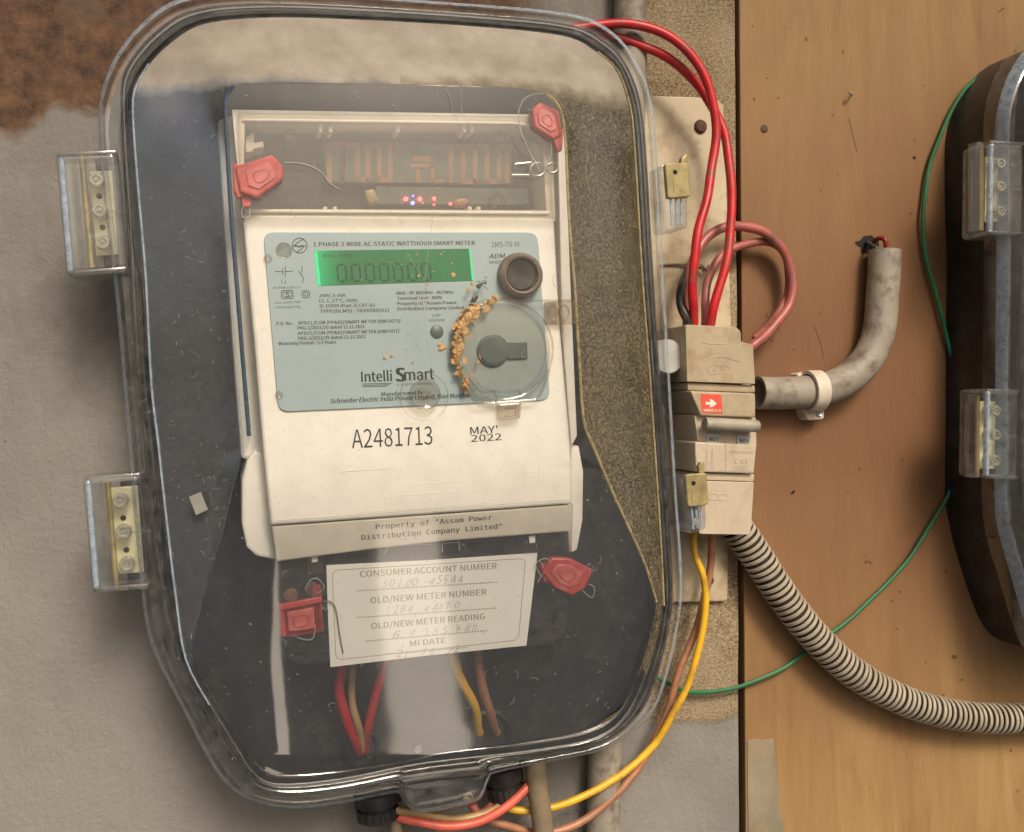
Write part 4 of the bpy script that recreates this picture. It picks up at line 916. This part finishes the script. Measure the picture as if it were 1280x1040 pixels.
bp_('cover_ledge', g_prism([(859, 478), (944, 481.5), (944.5, 491), (860, 488)], 3.3, HT - 1.8, .7), 'mcb')
bp_('breaker_body', g_prism([(863, 488.5), (944.5, 491.5), (945, 522), (876, 520)], 3.3, HT + 2, .8), 'mcb')
bp_('handle_recess', g_prism([(868, 519), (945, 522), (946, 558), (872, 552)], 3.3, HT - 1, .4), 'mcb2')
bp_('lower_body', g_prism([(869, 552), (946, 556), (943, 592), (870, 590)], 3.3, HT + 1.2, .8), 'mcb2')
bp_('lower_ledge', g_prism([(870, 591), (943, 592.5), (943, 602), (870, 600)], 3.3, HT - 1, .6), 'mcb2')
bp_('lower_cover', g_prism(rrect([(872, 601), (942.5, 603), (939, 660), (937, 668.5), (874, 667.5)], [1, 1, 3, 4, 3]), 3.3, HT + .5, 1.0), 'mcb2')
bp_('toggle_handle', g_tube([(881, 529, HT + 5), (947, 533, HT + 5)], 2.6, 20, smooth=False), 'handle')
bp_('toggle_arm', g_prism([(884, 526), (946, 529), (946, 540), (884, 537)], 24, HT + 4, .6), 'handle')
st_ = bp_('red_sticker', g_prism([(876, 492.5), (901.5, 493.5), (903.5, 517), (877.5, 516)], HT + 1.95, HT + 2.15, .03), 'hred')
bp_('sticker_mark', join(g_flat([(882, 502), (888, 503), (887, 498.5), (891, 500), (896, 504.5), (891, 508.5), (887, 509), (888, 506), (882, 505.5)], HT + 2.22), g_text('HAVELLS', (880, 514.3), (901, 514.8), 3.2, HT + 2.22, .02)), 'white', st_, 0)
bp_('pole_print', g_text('DP', (924, 508), (931, 508.3), 4.5, HT + 2.07, .0), 'ink3', None, 0)
for q in ([(884, 541.5), (899, 542.3), (900, 555), (883.5, 554)], [(921, 543.5), (938.5, 544.3), (938, 557), (921.5, 556)]):
    wn = bp_('indicator_window', g_prism(q, HT - 1, HT - .2, .2), 'window'); c = [sum(p[i] for p in q) / 4 for i in (0, 1)]
    bp_('indicator_print', g_text('I-ON', (c[0] + 6, c[1] - 1.5), (c[0] - 5, c[1] - 2), 5, HT - .12, .01), 'ink', wn, 0)
bp_('pole_line', g_strip([(906.5, 543), (907, 556), (907, 590)], .7, HT + 1.28), 'ink3', None, 0)
bp_('rating_print', join(g_text('DHMGCDPF063', (912, 566.5), (942, 567.5), 3, HT + 1.28, .0), g_text('C 63', (918, 580), (934, 580.6), 6, HT + 1.28, .01), g_text('10000', (919, 587), (933, 587.3), 3.4, HT + 1.28, .0), g_strip([(917, 582.8), (935, 583.3), (935, 588.6), (917, 588), (917, 582.8)], .4, HT + 1.28), g_text('240/415V', (884, 586), (884.5, 563), 2.8, HT + 1.28), g_text('IS/IEC 60898', (891, 587), (891.5, 562), 2.8, HT + 1.28)), 'ink3', None, 0)
ov = lambda x, y, rx, ry, d: g_tube([(x + rx * math.cos(a), y + ry * math.sin(a), d) for a in [k * math.pi / 12 for k in range(25)]], .2, 5, n=2)
bp_('moulded_emblem', join(ov(902, 462, 10, 5, HT), ov(893, 462, 9, 6, HT), g_tube([(880, 450, HT), (900, 446, HT), (925, 452, HT)], .2, 5), g_tube([(876, 428, HT), (890, 430, HT), (908, 430, HT)], .2, 5)), 'mcb')
bp_('moulded_emblem', join(ov(891, 621, 6, 4, HT + .5), ov(903, 621, 6, 4, HT + .5), g_tube([(884, 616, HT + .5), (912, 618, HT + .5), (912, 626, HT + .5), (884, 625, HT + .5), (884, 616, HT + .5)], .15, 5, smooth=False)), 'mcb2')
bp_('knockout_disc', g_lathe(836, 446, [(7.6, 3.3), (7.6, 26), (6.9, 27), (0, 27)], 32), 'greydisc')

# ================================================================== crumbs, husk, lint
def chunk(x, y, d, r, fl=.6):
    c = W(x, y, d); bm = bmesh.new(); bmesh.ops.create_icosphere(bm, subdivisions=1, radius=1)
    ph = random.random() * 50; e = Vector((random.uniform(.6, 1.5), fl, random.uniform(.6, 1.5))) * r * .001
    rot = Matrix.Rotation(random.uniform(0, 6.28), 3, 'Y')
    V = []
    for v in bm.verts:
        q = v.co * (1 + .55 * noise.noise(v.co * 1.7 + Vector((ph, ph, 0)))); q = rot @ Vector((q.x * e.x, q.y * e.y, q.z * e.z)); V.append(c + q)
    bm.verts.index_update(); Fc = [[v.index for v in f_.verts] for f_ in bm.faces]; bm.free()
    return V, Fc
cr, dkc = [], []
for k in range(420):
    a = math.radians(random.triangular(128, 262, 205)); th_ = 1 + 1.1 * noise.noise(Vector((a * 4.0, 1.5, 7)))
    rr = random.gauss(62.5, 2.6 * max(.3, th_)); x, y = 632 + rr * math.cos(a), 437 + rr * math.sin(a) * 1.04
    r_ = random.choice((.18, .25, .3, .4, .5, .7, 1.0)) * max(.45, th_)
    (dkc if rr > 65.5 and random.random() < .6 else cr).append(chunk(x, y, 55.8 + random.uniform(-.8, 1.0), r_, random.choice((.2, .3, .45))))
for k in range(26):                          # thin flat smears of dried mud
    a = math.radians(random.triangular(140, 255, 215)); rr = random.uniform(52, 67); cr.append(chunk(632 + rr * math.cos(a), 437 + rr * 1.04 * math.sin(a), 57.6 if rr < 57 else 56, random.uniform(.8, 2.0), .07))
for x, y, r in ((613, 376, 1.7), (608, 386, 1.4), (596, 385, 1.0), (586, 392, 1.1), (620, 372, 1.0), (578, 418, 1.1), (572, 436, 1.2), (575, 425, 1.0), (581, 410, 1.0), (597, 452, .8), (600, 446, .7), (589, 470, .8), (553, 435, 1.2), (546, 414, .6), (590, 355, 1.0), (586, 362, .8), (567, 344, .9), (565, 329, .7), (523, 345, .6), (516, 453, .4), (481, 447, 1.0), (490, 444, .6), (551, 318, .35), (550, 431, .9), (574, 468, .7), (598, 478, .6), (604, 340, .5), (607, 347, .5), (375, 384, .35), (530, 500, .3), (521, 318, .3)):
    cr.append(chunk(x, y, (56.2 if x > 570 else ND + .3), r, .35))
for k in range(45): cr.append(chunk(random.uniform(500, 612), random.uniform(312, 480), ND + .25, random.uniform(.12, .3), .3))
tag(link('dark_mud_flakes', *join(*dkc), MT['darkmud'], None, 0), 'dark brown mud flakes along the outer left side of the port cover', 'flakes', None, 'stuff')
tag(link('mud_crumbs', *join(*cr), MT['mud'], None, 0), 'orange mud crumbs clinging round the clear port cover', 'crumbs', None, 'stuff')
tag(link('insect_husk', *join(chunk(598, 358, 56, .75, .7), chunk(602, 355.5, 56, .55, .7), chunk(606.5, 354, 56, .6, .7), *[g_tube([(602, 356, 56), (602 + dx, 356 + dy, 56.2), (602 + dx * 1.7, 356 + dy * 1.4 + 2, 55.6)], .1, 5) for dx, dy in ((-4, -4), (3, -5), (5, 3), (-3, 5))]), MT['darkbit']), 'small dark dead insect above the clear port cover', 'insect')
tag(link('dark_crumb', *join(chunk(592, 375, 56, .9, .6), chunk(596, 372, 56, .7, .6), chunk(588, 377, 56, .5, .6)), MT['darkbit']), 'dark brown crumb among the orange mud', 'crumb')
def fibre(x, y, d, L, r=.07):
    a = random.uniform(0, 6.28); b = random.uniform(-1.2, 1.2); p = [(x, y, d)]
    for k in range(4):
        x += math.cos(a) * L / 4; y += math.sin(a) * L / 4; a += b * .5 + random.uniform(-.3, .3); p.append((x, y, d))
    return g_tube(p, r, 4, 3)
fb = []
for k in range(34):
    x, y = random.gauss(258, 26), random.gauss(585, 55); 
    if 212 < x < 292: fb.append(fibre(x, y, 46 + (x - 200) / 100 * 15 + .6, random.uniform(2, 8), .035))
for k in range(26):
    x, y = random.uniform(190, 275), random.uniform(130, 560); fb.append(fibre(x, y, 46 + max(0, (x - 175 - (y - 100) * .05)) / 110 * 16 + .5, random.uniform(3, 8), .05))
for k in range(22): fb.append(fibre(random.gauss(235, 22), random.gauss(430, 150), 63, random.choice((2, 3, 4, 6, 16)), .028))
for k in range(60): fb.append(fibre(random.uniform(320, 690), random.uniform(110, 540), 63.4, random.uniform(4, 16), .045))
for k in range(45): fb.append(fibre(random.uniform(330, 760), random.uniform(590, 900), 61, random.uniform(3, 13), .045))
for p in ([(558, 112, 63), (563, 125, 63), (566, 140, 63), (575, 155, 62), (582, 170, 60)], [(575, 112, 63), (578, 140, 62), (590, 160, 61), (596, 175, 60)], [(703, 337, 61), (690, 350, 60), (706, 372, 60)], [(545, 245, 62), (530, 380, 63), (548, 500, 63)], [(508, 315, 62.8), (530, 350, 62.8)]):
    fb.append(g_tube(p, .07, 5, 6))
tag(link('lint_fibres', *join(*fb), MT['fibre'], None, 0), 'pale lint and cobweb threads stuck on the clear lid', 'lint', None, 'stuff')
